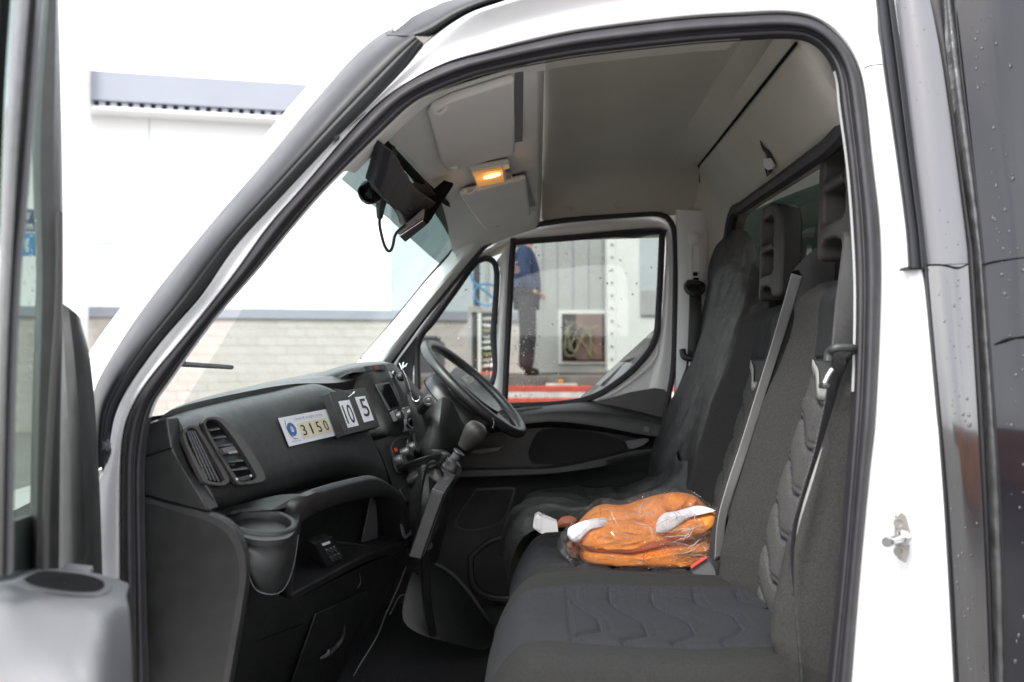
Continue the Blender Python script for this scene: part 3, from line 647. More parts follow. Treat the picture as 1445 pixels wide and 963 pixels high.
rows[-1] = [a.lerp(b, .6) for a, b in zip(rows[-2], sr)]
rows.append(sr)
hl = loft('roof_liner', rows, 'headliner', van, sub=1)
tube('liner_seam', [p + V((-.002, 0, -.004)) for p in sr[1:15]], .0035, 'void', van, n=60, seg=6)
# front console of the roof (lighter), with step to the main liner
def zk(x): return 2.115 + .30 * x if x < 0 else 2.115
crow = []
for x in (-.30, -.26, -.2, -.13, -.06, -.015, 0.0, .004, .012):
    z0 = zk(min(x, 0)) if x < .003 else (2.14 if x < .01 else 2.21)
    crow.append([V((x, y, z0 + dz * (1 if y < 1.5 or x < -.16 else .7))) for y, dz in ((.085, -.022), (.105, -.010), (.14, -.002), (.25, 0), (.5, .004), (.8, .006), (1.1, .004), (1.35, 0), (1.45, -.004), (1.52, -.015), (1.57, -.03), (1.61, -.05), (1.635, -.065))])
loft('roof_console', crow, 'liner_light', van, sub=1)
hd = [p for p in si if 470 < p[0] < 1184 and p[1] < 260]
hr = [PNr(hd, .014), [p + V((0, .02, .004)) for p in PNr(hd, .014)], [p + V((0, .05, .012)) for p in PNr(hd, .014)], [p + V((0, .10, .02)) for p in PNr(hd, .014)]]
kx = [k for k, p in enumerate(hd) if p[0] > 764][0]
loft('header_trim', [r[:kx + 1] for r in hr], 'liner_light', van); ky = [k for k, p in enumerate(hd) if p[0] > 1050][0]; loft('side_header', [r[kx:ky] for r in hr], 'headliner', van)
plate('far_header', [P(x, y, 1.69) for x, y in ((640, 300), (760, 250), (1010, 240), (1012, 350), (955, 335), (940, 320), (892, 318), (792, 326), (722, 342), (690, 365), (640, 380))], (0, .02, 0), 'headliner', van, bevel=0)
cp = V((0, 0, 2.115)); cnm = V((.30, 0, -1)).normalized()
def C(px, py, off=0): return PP(px, py, cp, cnm) + cnm * off
def visor(pts, nm='sun_visor'):
    return plate(nm, [C(x, y, .004) for x, y in pts], cnm * .016, 'visor', van, bevel=.006, bseg=3)
v1 = visor([(601, 150), (606, 142), (640, 125), (722, 99), (724, 205), (640, 229), (628, 231), (621, 222)])
v2 = visor([(646, 268), (652, 263), (740, 243), (747, 297), (700, 314), (685, 318), (678, 312)])
plate('visor_slot', [C(x, y, .001) for x, y in ((726, 101), (738, 99), (737, 198), (725, 200))], cnm * .002, 'plastic_grey', van, bevel=0)
plate('visor_slot', [C(x, y, .001) for x, y in ((731, 246), (742, 243), (757, 293), (749, 297))], cnm * .002, 'plastic_grey', van, bevel=0)
for a in ((604, 147), (649, 265)): tube('visor_hinge', [C(a[0], a[1], .012), C(a[0] + 12, a[1] - 5, .024), C(a[0] + 22, a[1] - 12, .02)], .004, 'visor', v1 if a[0] < 640 else v2, n=12, seg=8)
for a in ((627, 226), (686, 314)): tube('visor_clip', [C(a[0], a[1], .012), C(a[0] + 14, a[1] - 3, .024)], .005, 'visor', v1 if a[0] < 640 else v2, seg=8)
lm = plate('courtesy_lamp', [C(x, y, .0) for x, y in ((661, 233), (717, 223), (722, 246), (671, 257))], cnm * .014, 'liner_light', van, bevel=.004)
plate('lens', [C(x, y, .014) for x, y in ((664, 235), (706, 228), (709, 247), (672, 254))], cnm * .006, 'lamp_lens', lm, bevel=.002)
bc = C(691, 237, .021); ux = (C(700, 235, .021) - bc).normalized(); uy = cnm.cross(ux)
plate('bulb', [bc + ux * .022 * math.cos(a) + uy * .012 * math.sin(a) for a in [2 * math.pi * k / 16 for k in range(16)]], cnm * .002, 'lamp_glow', lm, bevel=0)
plate('switch', [C(x, y, .016) for x, y in ((709, 232), (717, 230), (718, 240), (711, 241))], cnm * .008, 'plastic_grey', lm, bevel=.002)
ld = bpy.data.lights.new('courtesy_light', 'POINT'); ld.energy = .025; ld.color = (1, .55, .2); ld.shadow_soft_size = .02
lo = bpy.data.objects.new('courtesy_light', ld); lo.location = bc + cnm * .03; COL.objects.link(lo)
setp(lo, lm)
for px in (795, 873):
    c = P(px, 296 if px < 800 else 285, 1.60); plate('trim_clip', [c + V((math.copysign(abs(math.cos(a)) ** .5, math.cos(a)) * .022, 0, math.copysign(abs(math.sin(a)) ** .5, math.sin(a)) * .022)) for a in [2 * math.pi * (k + .5) / 20 for k in range(20)]], (0, -.006, -.002), 'headliner', van, bevel=.002)
# rear wall of the cab above the window, and its window
wt = [PN(1215, 150, .12), P(1190, 182, .2), P(1120, 236, .62), P(1075, 268, 1.0), P(1040, 294, 1.38), P(1030, 306, 1.48), P(1027, 330, 1.52), P(1027, 420, 1.54), P(1027, 640, 1.54)]
st = [P(1140, 38, .10), seamA, seamA.lerp(seamB, .2), seamA.lerp(seamB, .45), seamA.lerp(seamB, .75), seamA.lerp(seamB, 1.0), P(979, 268, 1.6), P(1001, 345, 1.62), P(1001, 640, 1.62)]
a, b = cat(st[:7], 40) + cat(st[6:], 12)[1:], cat(wt[:7], 40) + cat(wt[6:], 12)[1:]
loft('rear_wall_liner', [[p + (V((-.02, 0, .03)) if k < 40 else V((-.06, .03, 0))) for k, p in enumerate(a)], a, [p.lerp(q_, .3) for p, q_ in zip(a, b)], [p.lerp(q_, .7) for p, q_ in zip(a, b)], b, [q_ + V((.05, 0, -.01)) for q_ in b]], 'headliner', van, sub=1)
tube('rear_window_rubber', [q_ + V((-.002, 0, -.012)) for q_ in b[::4]], .018, 'rubber', van, n=60, seg=8)
rw = mesh('rear_window', [V((.66, .12, 2.08)), V((.69, 1.53, 2.13)), V((.62, 1.53, 1.2)), V((.62, .12, 1.2))], [(0, 1, 2, 3)], 'glass_rear', van, smooth=False)
mesh('rear_light_block', *boxgeo((.76, 1.74, 1.7), V((.28, 0, 0)), V((0, .04, 0)), V((0, 0, 1.5))), 'dark_green', van, smooth=False)  # added plate closing off the bright outside behind the rear glass
mesh('rear_light_block', *boxgeo((.76, .05, 1.7), V((.22, 0, 0)), V((0, .03, 0)), V((0, 0, 1.3))), 'dark_green', van, smooth=False)  # added plate keeping daylight out of the gap behind the seats
mesh('bulkhead_panel', *boxgeo((.84, .85, 1.65), V((.02, 0, 0)), V((0, 1.9, 0)), V((0, 0, 1.4))), 'dark_green', van, smooth=False)
for (y0, y1, z0, z1, mm) in ((.25, 1.5, 1.80, 1.82, 'cabinet'), (.34, .66, 1.62, 1.90, 'wall_white')):  # pale frame strip, and a white patch for the bright reflection
    mesh('bulkhead_patch', *boxgeo((.82, (y0 + y1) / 2, (z0 + z1) / 2), V((.012, 0, 0)), V((0, y1 - y0, 0)), V((0, 0, z1 - z0))), mm, van, smooth=False, bevel=.003)
# tear in the liner
tt = [(1075, 197), (1080, 208), (1086, 214), (1090, 225), (1089, 238), (1085, 246)]
def RW(px, py, off=0):
    n_ = (seamB - seamA).cross(b[20] - a[20]).normalized(); n_ = n_ if n_.x < 0 else -n_
    return PP(px, py, a[20].lerp(b[20], .5), n_) + n_ * (off + .003)
tube('liner_tear', [RW(x, y, .002) for x, y in tt], [.001, .007, .004, .006, .003], 'orange_dark' if False else 'plastic_brown', van, n=20, seg=6)
plate('torn_flap', [RW(x, y, .003) for x, y in ((1083, 222), (1091, 221), (1097, 231), (1096, 236), (1089, 238), (1084, 233))], (-.006, 0, 0), 'liner_light', van, bevel=.001)
plate('torn_flap', [RW(x, y, .003) for x, y in ((1084, 236), (1090, 240), (1086, 247))], (-.003, 0, 0), 'void', van, bevel=0)
# ---------------------------------------------------------------- windscreen
w1, w2, w3, w4 = P(528, 188, .13), P(655, 312, 1.55), P(508, 507, 1.62), P(205, 590, .12)
w4 = w1 + (w3 - w2) + V((-.02, 0, -.03))
mesh('windscreen', [w1 + V((0, -.06, .02)), w2 + V((0, .02, .02)), w3 + V((-.02, .03, -.06)), w4 + V((0, -.06, -.06))], [(0, 1, 2, 3)], 'glass', van, smooth=False)
wpn = (w2 - w1).cross(w4 - w1).normalized(); wpn = wpn if wpn.x > 0 else -wpn
def WS(px, py, off=0): return PP(px, py, w2, wpn) + wpn * off
mesh('sun_band', [WS(480, 252, .002), WS(545, 306, .002), WS(605, 360, .002), WS(622, 374, .002), WS(652, 340, .002), WS(655, 312, .002), WS(535, 190, .002)], [tuple(range(7))], 'glass_band', van, smooth=False)
tube('windscreen_edge', [WS(655, 308, .005), WS(651, 330, .005), WS(638, 352, .005), WS(600, 396, .005), WS(555, 452, .005), WS(508, 507, .005)], .007, 'void', van, n=40, seg=6)
tube('windscreen_header', [WS(524, 186, .005), WS(560, 222, .006), WS(600, 262, .006), WS(640, 294, .006), WS(655, 310, .005)], .009, 'void', van, n=40, seg=6)
# wiper and a small antenna hair outside the glass
tube('wiper_arm', [WS(256, 556, -.1), WS(300, 557, -.1), WS(380, 560, -.12)], .006, 'trim_black', van, n=14, seg=6)
tube('wiper_blade', [WS(257, 553, -.095), WS(310, 552, -.095)], .008, 'trim_black', van, seg=6)
# bonnet below the glass
sloft('bonnet', [[V((-.95, -.02, 1.30)), V((-1.0, .8, 1.36)), V((-.95, 1.8, 1.30))], [V((-1.3, 0, 1.2)), V((-1.35, .8, 1.25)), V((-1.3, 1.7, 1.2))], [V((-1.6, .1, .9)), V((-1.7, .8, .95)), V((-1.6, 1.6, .9))]], 'white_paint', van)
loft('front_wing', [[V((-.66, -.01, 1.28)), V((-.95, .0, 1.26)), V((-1.3, .02, 1.18)), V((-1.6, .1, .9))], [V((-.66, -.03, .6)), V((-.95, -.03, .6)), V((-1.3, 0, .6)), V((-1.6, .06, .6))]], 'white_paint', van)
# ---------------------------------------------------------------- far side: A pillar trim, door frame, windows
ap = [[P(655, 306, 1.62), P(640, 352, 1.60), P(600, 398, 1.60), P(556, 452, 1.60), P(508, 507, 1.6), P(480, 540, 1.6)],
      [P(680, 318, 1.59), P(664, 352, 1.575), P(622, 402, 1.575), P(580, 456, 1.575), P(540, 508, 1.575), P(510, 545, 1.575)],
      [P(722, 324, 1.66), P(686, 347, 1.64), P(640, 402, 1.64), P(600, 452, 1.64), P(562, 504, 1.64), P(530, 545, 1.64)]]
sloft('pillar_cover', ap, 'light_trim', van, nu=20, nv=12)
c = P(545, 489, 1.585); lathe('pillar_cap', c, (.45, -1, .2), [(.026, -.004), (.026, .002), (.022, .004)], 'light_trim', van, seg=6)
c = P(648, 362, 1.585); lathe('pillar_cap', c, (.3, -1, 0), [(.012, -.004), (.012, .002), (.009, .003)], 'light_trim', van, seg=14)
fdo = [(520, 560), (556, 506), (590, 459), (630, 410), (670, 363), (690, 343), (722, 326), (792, 312), (892, 303), (932, 303), (948, 316), (953, 345), (953, 430), (950, 520), (940, 575)]
tube('far_door_seal', [P(x, y, 1.63) for x, y in fdo], .010, 'rubber', van, n=90, seg=8)
YF = 1.66
fdoor = ringplate('driver_door', [P(x, y, YF) for x, y in [(520, 590), (556, 508), (590, 461), (630, 412), (670, 365), (692, 346), (724, 329), (792, 315), (892, 307), (930, 307), (944, 318), (949, 345), (949, 430), (946, 520), (944, 600), (720, 600), (600, 640)]],
                  [P(x, y, YF) for x, y in [(580, 575), (587, 486), (610, 452), (640, 408), (668, 366), (682, 358), (696, 362), (704, 374), (706, 400), (693, 546), (694, 556), (700, 560), (706, 556), (709, 545), (719, 345), (724, 339), (760, 334), (850, 327), (929, 321), (938, 330), (935, 400), (929, 479), (909, 512), (878, 540), (842, 563), (792, 573), (700, 580)]], (0, .05, 0), 'white_paint_shade', van, n=200, bevel=.006, cr_=False) if False else None
# the door frame is built as posts round two real window openings
def band(name, o, i, y0, y1, m, par_, bul=.01, n=70, rows_=6, closed=False, **kw):
    f = lin if kw.pop('ln', False) else cat
    A_ = f([P(x, y, y0) for x, y in o], n); B = f([P(x, y, y1) for x, y in i], n)
    R_ = []
    for k in range(rows_ + 1):
        t = k / rows_; R_.append([p.lerp(q_, t) + V((0, -bul * math.sin(math.pi * t), 0)) for p, q_ in zip(A_, B)])
    R_ = [[p + V((0, .03, 0)) for p in R_[0]]] + R_ + [[p + V((0, .03, 0)) for p in R_[-1]]]
    return loft(name, R_, m, par_, **kw)
dr = band('driver_door', [(541, 538), (556, 510), (590, 462), (630, 413), (670, 366), (692, 347), (724, 330), (792, 316), (892, 308), (928, 308), (944, 320), (949, 345), (949, 430), (946, 520), (940, 600)],
          [(575, 560), (584, 500), (594, 472), (640, 404), (668, 368), (684, 358), (724, 338), (792, 331), (870, 325), (922, 321), (936, 324), (940, 345), (937, 400), (930, 480), (905, 600)], YF, YF, 'white_paint_shade', van, .006)
band('window_post', [(701, 368), (706, 400), (694, 545), (690, 590)], [(726, 336), (721, 360), (709, 560), (708, 590)], YF - .002, YF - .002, 'light_trim', dr, .010, n=20)
plate('corner_skin', [P(x, y, YF + .002) for x, y in ((938, 440), (932, 480), (912, 514), (880, 542), (845, 565), (800, 578), (948, 600), (949, 440))], (0, .02, 0), 'white_paint_shade', dr, bevel=.004)
tube('corner_crease', [P(x, y, YF - .002) for x, y in ((928, 486), (925, 505), (905, 527), (870, 552), (838, 566))], .006, 'white_paint_shade', dr, n=30, seg=8)
qw = [(590, 566), (590, 486), (612, 452), (642, 410), (668, 374), (683, 365), (695, 368), (700, 378), (701, 400), (696, 470), (690, 545)]
mw = [(712, 573), (717, 470), (724, 346), (729, 342), (800, 336), (926, 326), (934, 330), (934, 345), (930, 430), (925, 478), (905, 510), (878, 535), (838, 560), (790, 570)]
def ringtube(name, pts, y, rw_, m, par_, n):
    """flat rubber band following a closed pixel loop"""
    c = cat([P(x, y_, y) for x, y_ in pts] + [P(*pts[0], y)], n + 1)[:-1]
    vs, fs = [], []
    rows = []
    for i, p in enumerate(c):
        t = (c[(i + 1) % n] - c[i - 1]).normalized(); s = V((t.z, 0, -t.x))
        rows.append([p + s * rw_ * a + V((0, b_, 0)) for a, b_ in ((-1, .012), (-1, -.004), (-.5, -.009), (.2, -.009), (1, -.002), (1, .012))])
    vs, fs = grid(rows, False, True)
    return mesh(name, vs, fs, m, par_)
ringtube('quarter_rubber', qw, YF - .004, .0105, 'rubber', dr, 90)
ringtube('window_rubber', mw, YF - .004, .0105, 'rubber', dr, 120)
plate('quarter_glass', [P(x, y, YF + .012) for x, y in qw], (0, .004, 0), 'glass_side', dr, bevel=0)
plate('window_glass', [P(x, y, YF + .012) for x, y in mw], (0, .004, 0), 'glass_side', dr, bevel=0)
vs, fs = [], []
for k in range(260):
    x = rs.choice([rs.uniform(600, 690), rs.uniform(722, 765), rs.uniform(722, 765), rs.uniform(735, 925)]); y = rs.uniform(345, 560)
    if x < 700 and (y < 372 + (690 - x) * 1.1): continue
    if x > 850 and y > 500: continue
    p = P(x, y, YF + .011); drop(p, (0, -1, 0), rs.choice([.0012, .0016, .002, .0028]), .5)
o = mesh('window_drops', vs, fs, 'light_trim', dr); o['kind'] = 'stuff'
# black mirror triangle ahead of the quarter window
plate('mirror_triangle', [P(x, y, YF - .01) for x, y in ((548, 545), (562, 508), (588, 474), (582, 500), (580, 575), (548, 575))], (0, .012, 0), 'trim_black', dr)
# inner lining of the far door: ledge, armrest, pocket, lower skin
cols = [500, 560, 600, 660, 720, 780, 840, 900, 950, 1010]
prof_ = [([592, 590, 588, 584, 577, 571, 566, 578, 590, 592], 1.655), ([596, 596, 594, 590, 581, 574, 572, 583, 594, 596], 1.60), ([604, 602, 600, 596, 589, 581, 581, 589, 599, 601], 1.565),
         ([607, 606, 604, 600, 593, 585, 585, 593, 603, 605], 1.555), ([616, 616, 614, 609, 601, 595, 601, 612, 619, 621], 1.555), ([619, 619, 617, 612, 603, 598, 604, 615, 622, 624], 1.60), ([624, 624, 622, 616, 608, 604, 609, 618, 625, 627], 1.64),
         ([656, 656, 658, 660, 659, 657, 646, 632, 630, 630], 1.65), ([659, 659, 661, 662, 661, 659, 648, 634, 631, 631], 1.60), ([663, 663, 665, 664, 663, 661, 650, 636, 633, 633], 1.575), ([672, 672, 674, 673, 671, 668, 660, 648, 643, 643], 1.575), ([677, 677, 679, 677, 675, 673, 666, 655, 650, 650], 1.61),
         ([690, 690, 692, 690, 688, 686, 680, 672, 668, 668], 1.63), ([760] * 10, 1.63), ([900] * 10, 1.64)]
rows = []
for pys, y in prof_:
    rows.append(cat([P(px, py, y) for px, py in zip(cols, pys)], 60))
loft('door_lining', rows, 'plastic', dr, angle=60, bevel=0)
cp_ = plate('corner_panel', [P(x, y, 1.628) for x, y in ((826, 573), (840, 568), (890, 554), (925, 548), (938, 550), (944, 560), (943, 580), (940, 600), (880, 588))], (0, .03, 0), 'plastic_soft', dr, bevel=.006, bseg=3)
ringplate('ledge_tray', [P(x, y, 1.600) for x, y in ((716, 588), (720, 579), (745, 575), (768, 575), (775, 578), (768, 583), (740, 587))], [P(x, y, 1.600) for x, y in ((722, 586), (725, 581), (745, 578), (764, 577), (766, 579), (755, 582), (735, 585))], (0, .02, 0), 'plastic_grey', dr, n=40, bevel=.001)
plate('speaker_field', [P(x, y, 1.640) for x, y in ((752, 655), (745, 640), (757, 612), (768, 606), (800, 605), (850, 613), (885, 625), (888, 632), (850, 643), (790, 655))], (0, .015, 0), 'fabric', dr, bevel=.004, n=40)
plate('pull_cup', [P(x, y, 1.60) for x, y in ((882, 623), (908, 619), (916, 620), (908, 628), (895, 633), (888, 633))], (0, .03, 0), 'plastic_grey', dr, bevel=.004, n=20)
plate('window_switch', [P(x, y, 1.550) for x, y in ((909, 602), (917, 603), (916, 611), (909, 610))], (0, .01, 0), 'plastic_grey', dr, bevel=.001)
plate('release_lever', [P(x, y, 1.585) for x, y in ((660, 637), (690, 632), (710, 630), (704, 637), (668, 642))], (0, .012, 0), 'plastic_soft', dr, bevel=.003)
ringplate('lower_panel_rim', [P(x, y, 1.626) for x, y in ((672, 690), (720, 688), (727, 694), (712, 735), (688, 748), (660, 752), (640, 740))], [P(x, y, 1.626) for x, y in ((672, 693), (717, 691), (723, 695), (709, 732), (686, 744), (662, 748), (644, 738))], (0, .01, 0), 'plastic', dr, n=50, bevel=.001)
ringplate('speaker_rim', [P(x, y, 1.60) for x, y in ((660, 785), (690, 762), (740, 752), (790, 760), (790, 840), (700, 850), (665, 830))], [P(x, y, 1.60) for x, y in ((668, 788), (693, 768), (740, 758), (780, 764), (782, 832), (702, 842), (672, 825))], (0, .03, 0), 'plastic_soft', dr, n=50, bevel=.004)
# far B pillar
bpl = [[P(952, 296, 1.66), P(954, 400, 1.66), P(952, 520, 1.66), P(948, 640, 1.66)], [P(958, 296, 1.61), P(960, 400, 1.61), P(957, 520, 1.61), P(955, 640, 1.61)], [P(992, 298, 1.60), P(992, 400, 1.60), P(990, 520, 1.60), P(990, 640, 1.6)], [P(1004, 300, 1.63), P(1004, 400, 1.64), P(1004, 520, 1.64), P(1004, 640, 1.64)]]
sloft('far_pillar_trim', bpl, 'light_trim', van, nu=20, nv=10)
lathe('anchor_cover', P(980, 337, 1.60), (0, -1, 0), [(.024, 0), (.024, .008), (.018, .012), (.016, .012), (.014, .016), (.006, .018)], 'light_trim', van, seg=24)
ringplate('height_slot', [P(x, y, 1.598) for x, y in ((975, 349), (986, 349), (986, 392), (975, 392))], [P(x, y, 1.598) for x, y in ((976.5, 350.5), (984.5, 350.5), (984.5, 390), (976.5, 390))], (0, -.003, 0), 'light_trim', van, n=40, cr_=False, bevel=0)
plate('slot_mouth', [P(x, y, 1.596) for x, y in ((978, 384), (987, 384), (986, 396), (978, 396))], (0, .004, 0), 'void', van, bevel=0)
fb = mesh('driver_belt', *grid([[P(973, 398, 1.57), P(989, 400, 1.57)], [P(972, 450, 1.57), P(990, 450, 1.57)], [P(970, 500, 1.57), P(986, 500, 1.57)], [P(966, 535, 1.57), P(978, 535, 1.57)]]), 'belt', van, solid=.003)
tube('belt_guide', [P(968, 405, 1.56), P(972, 399, 1.55), P(986, 400, 1.55), P(992, 405, 1.56), P(988, 413, 1.55), P(974, 413, 1.55), P(968, 405, 1.56)], .010, 'plastic', fb, n=30)
tube('belt_buckle', [P(963, 494, 1.56), P(966, 504, 1.55), P(980, 506, 1.55), P(984, 498, 1.56)], .012, 'plastic', fb, n=20); tube('belt_tongue', [P(975, 504, 1.55), P(973, 517, 1.55)], .004, 'chrome', fb)
# ---------------------------------------------------------------- floor, footwell
mesh('floor_mat', [(-1.0, .02, .74), (.5, .02, .74), (.5, 1.75, .74), (-1.0, 1.75, .74)], [(0, 1, 2, 3)], 'carpet', van, solid=.01, smooth=False)
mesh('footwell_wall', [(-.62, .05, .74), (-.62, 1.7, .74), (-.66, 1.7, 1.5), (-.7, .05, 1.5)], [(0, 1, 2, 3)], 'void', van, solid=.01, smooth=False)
loft('engine_cover', [[P(585, 790, 1.05), P(575, 830, 1.0), P(560, 880, .95)], [P(615, 797, 1.1), P(610, 850, 1.0), P(600, 900, .95)], [P(645, 818, 1.2), P(655, 860, 1.1), P(650, 910, 1.0)], [P(690, 878, 1.3), P(700, 890, 1.2), P(690, 925, 1.1)]], 'plastic', van, sub=2)
tube('cover_edge', [P(593, 789, 1.04), P(615, 796, 1.08), P(640, 812, 1.16), P(665, 840, 1.22), P(690, 878, 1.28)], .0045, 'plastic_grey', van, n=40, seg=6)
# ---------------------------------------------------------------- dashboard
dash = sloft('dashboard', [[Dq(232, 596, -.38) + V((0, 0, 0)), Dq(262, 570, -.38), Dq(340, 548, -.38), Dq(420, 531, -.38), Dq(480, 520, -.38), Dq(540, 512, -.38)],
                           [Dq(225, 592, -.10), Dq(255, 572, -.12), Dq(335, 552, -.12), Dq(415, 536, -.12), Dq(478, 528, -.12), Dq(540, 514, -.12)],
                           [Dq(222, 596, -.05), Dq(250, 578, -.06), Dq(332, 557, -.06), Dq(412, 541, -.06), Dq(480, 536, -.05), Dq(545, 518, -.08)],
                           [Dq(224, 610, -.07), Dq(252, 600, -.08), Dq(334, 580, -.09), Dq(414, 565, -.09), Dq(482, 560, -.09), Dq(545, 540, -.10)]], 'plastic_soft', van, nu=40, nv=12)
TOP = [(240, 588), (262, 575), (300, 563), (350, 551), (400, 541), (440, 532), (458, 530), (475, 536), (488, 545), (499, 556)]
BOT = [(293, 719), (330, 711), (379, 699), (420, 688), (446, 679), (475, 671), (500, 668), (530, 675), (552, 688), (572, 703)]
tp, bt = [(p.x, p.y) for p in cat([(x, y, 0) for x, y in TOP], 60)], [(p.x, p.y) for p in cat([(x, y, 0) for x, y in BOT], 60)]
rows = []
for v_, o_ in ((-.02, -.12), (-.015, -.085), (0, -.050), (.04, -.028), (.10, -.012), (.2, -.002), (.35, .003), (.5, .004), (.65, .003), (.8, .0), (.88, -.006), (.94, -.016), (.98, -.03), (1.0, -.06)):
    r = []
    for j, ((a0, a1), (b0, b1)) in enumerate(zip(tp, bt)):
        u = j / 59; e = -.022 * (1 - ss(0, .06, u)) - .03 * ss(.95, 1, u)
        r.append(D(a0 + (b0 - a0) * v_, a1 + (b1 - a1) * v_, o_ + e))
    rows.append([r[0] + V((-.03, .05, 0))] + r + [r[-1] + V((-.08, .0, 0))])
pod = loft('passenger_pod', rows, 'plastic', van, sub=1, angle=80)
# highlight lip at the crest
# end cap of the dash
plate('dash_end_cap', [P(x, y, .075) for x, y in ((196, 606), (212, 597), (236, 590), (243, 632), (256, 665), (296, 722), (250, 712), (196, 697))], (0, .04, 0), 'plastic', van, bevel=.003)
tube('cap_seam', [P(200, 646, .074), P(243, 632, .074)], .0012, 'void', van, seg=5)
def Dring(name, o, i, off, t, m, par_, n=60, **kw): return ringplate(name, [D(x, y, off) for x, y in o], [D(x, y, off) for x, y in i], ND * t, m, par_, n=n, **kw)
def Dplate(name, pts, off, t, m, par_, **kw): return plate(name, [D(x, y, off) for x, y in pts], ND * t, m, par_, **kw)
v1o = [(250.5, 615), (256, 605), (270, 604), (281, 618), (315, 675), (314, 685), (306, 688.5), (286, 686), (278, 678), (256, 632)]
v1i = [(254.5, 615), (259, 608.5), (268, 608.5), (277, 620), (309, 676), (309, 681), (304, 684), (289, 682), (282.5, 675), (259.5, 632)]
vent = Dplate('side_vent', v1o, .001, .002, 'void', van, n=60, bevel=0)
Dring('vent_bezel', v1o, v1i, .001, .010, 'plastic_brown', vent, bevel=.002)
for k in range(4):
    f = (k + .6) / 4.4; a = (257 + f * 16, 609 + f * 2); b_ = (285 + f * 24, 678 + f * 4)
    tube('vane', [D(*a, .006), D((a[0] + b_[0]) / 2 - 2, (a[1] + b_[1]) / 2, .008), D(*b_, .006)], .0016, 'plastic_grey', vent, n=10, seg=5)
for k in range(5):
    f = (k + .7) / 5.4; x = 256 + f * 28; y = 614 + f * 66
    tube('cross_vane', [D(x, y, .004), D(x + 20, y - 6 + f * 6, .004)], .0012, 'plastic', vent, seg=5)
v2o = [(280, 600), (283, 594), (291, 591.5), (303, 592), (312, 597), (333, 617), (352, 645), (367, 672), (366, 681), (354, 685), (336, 687), (327, 684), (308, 655), (288, 620)]
v2i = [(283, 602), (286, 597), (293, 595), (301, 597), (311, 606), (326, 626), (343, 652), (355, 674), (352, 680), (345, 682), (337, 683), (330, 680), (311, 652), (291, 618)]
vent = Dplate('front_vent', v2o, .001, .002, 'void', van, n=60, bevel=0)
Dring('vent_bezel', v2o, v2i, .001, .010, 'plastic_brown', vent, bevel=.002)
for k in range(6):
    f = (k + .5) / 6.6; x0 = interp([(597, 286), (620, 293), (652, 311), (680, 330)], 600 + f * 74); y0 = 600 + f * 74; x1 = interp([(597, 302), (626, 326), (652, 343), (674, 355)], y0 - 3)
    plate('louvre', [D(x0 + 1, y0 + 1, .002), D(x1 - 2, y0 - 3, .002), D(x1 - 2, y0 + 3, .009), D(x0 + 1, y0 + 6, .009)], ND * .0012, 'plastic_soft', vent, bevel=0)
Dplate('vent_slider', [(301, 638), (318, 635), (322, 641), (307, 646)], .008, .012, 'plastic_grey', vent, bevel=.002)
Dplate('slider_tip', [(308, 644), (321, 641.5), (321.5, 644.5), (309.5, 647)], .020, .002, 'chrome', vent, bevel=.0005)
Dplate('vent_wheel', [(326, 678), (346, 673), (348, 680), (336, 684), (329, 683)], .004, .008, 'plastic', vent, bevel=.003)
for a in ((326, 680), (346, 675)): lathe('wheel_mark', D(*a, .012), ND, [(.0022, 0), (.0022, .0015)], 'paper', vent, seg=10)
# paper weight notice and number holder: things hung on the dash
st_q = [D(389, 592, .006), D(457, 579, .006), D(474, 615.5, .006), D(404.5, 632, .006)]
nt_ = thing('weight_notice', D(420, 610), 'white sticker with blue round logo and the number 3150 on the dashboard', 'sticker')
quadplate('sheet', st_q, (0, 0, 1, 1), 0, .0008, 'paper', nt_, bevel=0)
for k in range(4):
    u = .285 + k * .155
    quadplate('number_card', st_q, (u, .30, u + .145, .84), .0012, .0004, 'paper_yellow', nt_, bevel=0)
    textq('digit', '3150'[k], st_q, (u + (.035 if k != 1 else .058), .38, u + (.115 if k != 1 else .088), .76), .0022, 'ink', nt_, thick=.0004)
textq('heading', 'Overall weight in kg', st_q, (.27, .09, .84, .22), .0014, 'ink_faint', nt_, thick=.0003)
textq('footer', 'www.jcp', st_q, (.06, .84, .24, .91), .0014, 'ink_faint', nt_, thick=.0003)
for (r0, m_, o_) in ((1.0, 'blue', .0013), (.42, 'paper', .0019)):
    plate('logo_disc', [bil(st_q, .155 + .078 * r0 * math.cos(a), .46 + .24 * r0 * math.sin(a)) + ND * o_ for a in [2 * math.pi * k / 24 for k in range(24)]], ND * .0003, m_, nt_, bevel=0)
textq('logo_letters', 'JCP', st_q, (.115, .38, .195, .54), .0026, 'blue', nt_, thick=.0003)
tube('logo_swoosh', [bil(st_q, u, v_) + ND * .002 for u, v_ in ((.09, .12), (.07, .3), (.085, .6), (.13, .78), (.19, .80))], .0006, 'ink', nt_, n=20, seg=4)
nh = thing('number_holder', D(480, 590), 'black flip number holder reading 10 5 clipped beside the white sticker', 'number holder')
hq = [D(447.5, 561, .035), D(500.5, 554.5, .035), D(520.5, 608.5, .035), D(469.5, 622, .035)]
quadplate('holder_case', hq, (0, 0, 1, 1), -.024, .024, 'plastic', nh, bevel=.0015)
for (u0, u1, s, tx) in ((.13, .42, .0, '10'), (.59, .88, .0, '5')):
    quadplate('card', hq, (u0, .24 if tx == '10' else .2, u1, .86 if tx == '10' else .82), .0005, .0006, 'paper', nh, bevel=0)
    textq('numeral', tx, hq, (u0 + (.03 if tx == '10' else .07), .34 if tx == '10' else .26, u1 - .04, .78 if tx == '10' else .70), .0016, 'ink', nh)
lathe('degree_dot', bil(hq, .86, .26) + ND * .0015, ND, [(.0016, 0), (.0016, .0006)], 'ink', nh, seg=8)
